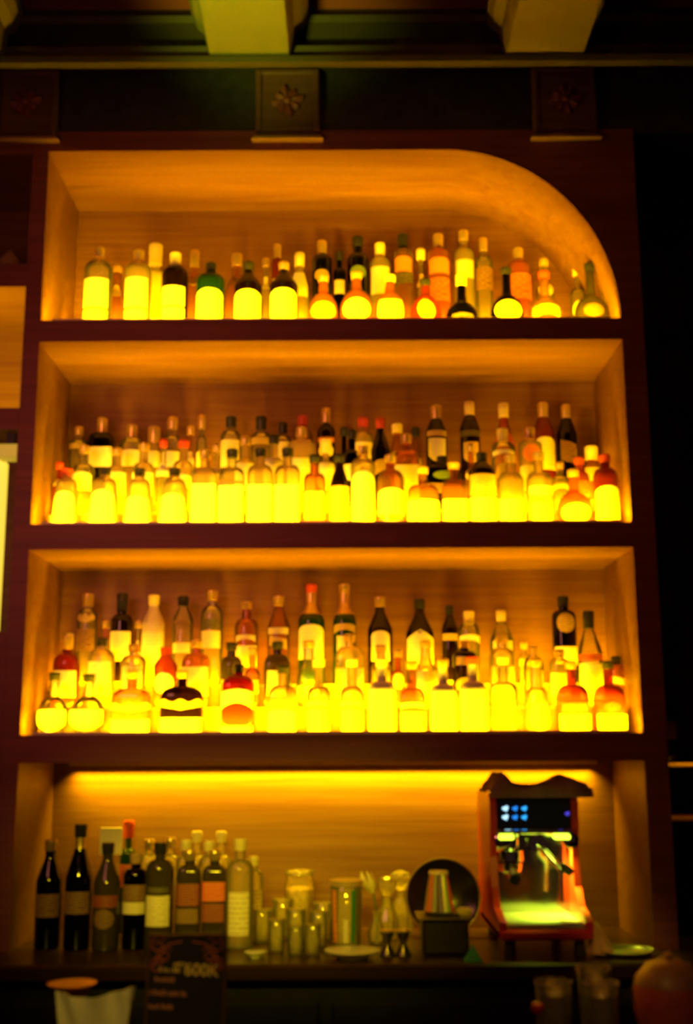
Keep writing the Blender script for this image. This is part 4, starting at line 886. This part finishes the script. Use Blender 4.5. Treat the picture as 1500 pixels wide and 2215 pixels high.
def text(s, size, x, z, mat, nm, rot=-.05, bold=.0):
    c = bpy.data.curves.new(nm, 'FONT'); c.body = s; c.size = size; c.extrude = .0004; c.offset = bold; o = bpy.data.objects.new(nm, c); COL.objects.link(o)
    bpy.context.view_layer.update(); me = bpy.data.meshes.new_from_object(o.evaluated_get(bpy.context.evaluated_depsgraph_get())); COL.objects.unlink(o); bpy.data.objects.remove(o)
    me.materials.clear(); me.materials.append(mat); q = bpy.data.objects.new(nm, me); COL.objects.link(q); q.parent = t; q.location = (x, -.0062, z); q.rotation_euler = (PI / 2, rot, 0); q.rotation_mode = 'XYZ'
    return q
def mloc(px, py): a, b = P(px, py, Yf); return a - (mx0 + mx1) / 2, b - BT
x, z = mloc(397, 2110); q = text('600K', .030, x, z, INKG, 'price_lettering', .05, .0006)
def dashes(px0, px1, py, hgt, mat):
    x0, z0 = mloc(px0, py); x1, _ = mloc(px1, py); m = MB(); x = x0
    while x < x1:
        wdt = random.uniform(.002, .0045); zz = z0 - (x - x0) * .05; k = random.choice((1, .7, .85)); m.box(x, x + wdt, -.0065, -.0052, zz, zz + hgt * k); x += wdt + (.0012 if random.random() > .2 else .004)
    m.out('small_print', mat, t, False)
dashes(342, 392, 2103, .008, INKG); dashes(375, 396, 2091, .007, INKG); dashes(334, 374, 2124, .009, INKO); dashes(322, 402, 2153, .010, INKO); dashes(322, 370, 2182, .009, INKO)
# white crumpled napkins in a holder
X0, X1 = P(115, 2170, Yf)[0], P(290, 2170, Yf)[0]; cxn = (X0 + X1) / 2
t = thing('napkin_stack', 'crumpled white napkins fanned out at the bottom left', 'napkins', (cxn, Yf, BT))
NW = pbr('white_paper', (.78, .72, .45), .8, noise=.08, scale=20)
for q, (dy, tl, ww) in enumerate(((0, 0, 1.0), (.018, .05, .93), (.034, -.05, .86))):
    v = []; f = []; nx, nz = 24, 12; wn = (X1 - X0) / 2 * ww
    for j in range(nz + 1):
        for i in range(nx + 1):
            u = i / nx * 2 - 1; s = j / nz; top = P(200, 2158, Yf)[1] - BT + .016 * abs(u) ** 1.5 + (.006 * u) - dy * .3
            v.append((wn * u * (.80 + .20 * s) + tl * .1, dy + .008 * math.sin(u * 5 + q) + .006 * s * math.sin(u * 9 + s * 4), s * top))
    nn = len(v); v += [(a, b + .0015, c) for a, b, c in v]
    for j in range(nz):
        for i in range(nx): a = j * (nx + 1) + i; f.append((a, a + 1, a + nx + 2, a + nx + 1)); f.append((a + nn, a + nn + nx + 1, a + nn + nx + 2, a + nn + 1))
    for i in range(nx): a = nz * (nx + 1) + i; f.append((a, a + 1, a + 1 + nn, a + nn))
    for j in range(nz): a = j * (nx + 1); f.append((a, a + nx + 1, a + nx + 1 + nn, a + nn)); b = a + nx; f.append((b, b + nn, b + nx + 1 + nn, b + nx + 1))
    mesh_obj('napkin', v, f, NW, t, True, None, 70)
X, z = P(168, 2118, -.72)
t = thing('copper_bowl', 'dim reddish copper bowl behind the white napkins', 'bowl', (X, -.79 + .02, BT)); hh = z - BT
MB().lathe([(.020, 0), (.024, .003), (.010, .02), (.010, hh - .035), (.030, hh - .02), (.046, hh), (.043, hh), (.028, hh - .016), (.002, hh - .026)], n=32).out('bowl_body', pbr('dull_copper', (.16, .06, .04), .5, .3), t, sharp=60)
MB().lathe([(.043, hh - .001), (.047, hh - .001), (.048, hh + .002), (.043, hh + .002)], n=32).out('rim', pbr('copper_rim', (.5, .2, .1), .3, .8), t)
# tumblers with sugared rims, bottom right
SUG = pbr('sugar_rim', (.75, .55, .35), .3, noise=.5, scale=400, bump=.8)
DRK = glass('dark_cocktail', (.10, .03, .02), .3, (.20, .06, .03))
for i, (px, top, w, Y, wh) in enumerate(((1198, 2122, 78, -.86, 'front left of the three'), (1284, 2092, 72, -.76, 'behind the other two'), (1300, 2125, 74, -.87, 'front right of the three'))):
    X, zt = P(px, top, Y); R = (P(px + w / 2, top, Y)[0] - P(px - w / 2, top, Y)[0]) / 2; h = zt - BT
    t = thing('cocktail_tumbler', 'dark cocktail tumbler with sparkling sugared rim, ' + wh, 'glass', (X, Y, BT), 0, 'cocktail tumblers at the bottom right')
    MB().lathe([(R * .82, 0), (R * .85, .003), (R, h - .001), (R - .0012, h), (R - .0028, h - .002), (R * .84, .010), (.002, .009)], n=32).out('glass_body', GLS, t, sharp=60)
    MB().lathe([(R * .80, .0105), (R * .92, h * .80), (.002, h * .80)], n=32).out('drink', DRK, t, sharp=50)
    m = MB()
    for k in range(44):
        a = 2 * PI * k / 44; rr = R + random.uniform(-.0012, .0012); s = random.uniform(.0014, .0028)
        m.lathe([(s * .4, 0), (s, s), (s * .4, 2 * s)], n=5, cx=rr * math.cos(a), cy=rr * math.sin(a), cz=h - random.uniform(.001, .006))
    m.out('sugared_rim', SUG, t, False)
X, z = P(1165, 2182, -.93); t = thing('red_cherry', 'small red cherry on a pick leaning beside the left tumbler', 'cherry', (X, -.925, BT))
MB().lathe([(.002, .0), (.009, .003), (.012, .011), (.009, .019), (.002, .021)], n=20, cz=max(.0, z - BT - .010)).out('cherry', pbr('cherry_red', (.55, .03, .02), .25), t)
MB().tube([(0, 0, 0), (0, 0, max(.02, z - BT + .02))], .0012, 8).out('pick', CAP['cork'], t)
# red cushion-like bar bowl, right edge
X, z = P(1440, 2128, Yf); h = z - BT
t = thing('red_lidded_pot', 'dull red round pot with a brown domed lid, bottom right corner', 'pot', (X + .008, Yf, BT)); Rp = .068
MB().lathe([(Rp * .6, 0), (Rp * .8, .006), (Rp * .98, h * .5), (Rp, h * .9), (Rp * .96, h)], n=36).out('pot_body', pbr('red_glaze', (.40, .07, .045), .5, noise=.15, scale=30), t)
MB().lathe([(Rp * .97, h), (Rp * .9, h + .014), (Rp * .62, h + .036), (Rp * .2, h + .044), (.002, h + .045)], n=36).out('lid', pbr('brown_glaze', (.26, .13, .07), .45, noise=.2, scale=30), t)
MB().lathe([(.006, h + .044), (.010, h + .050), (.006, h + .056)], n=16).out('knob', CAP['cork'], t)
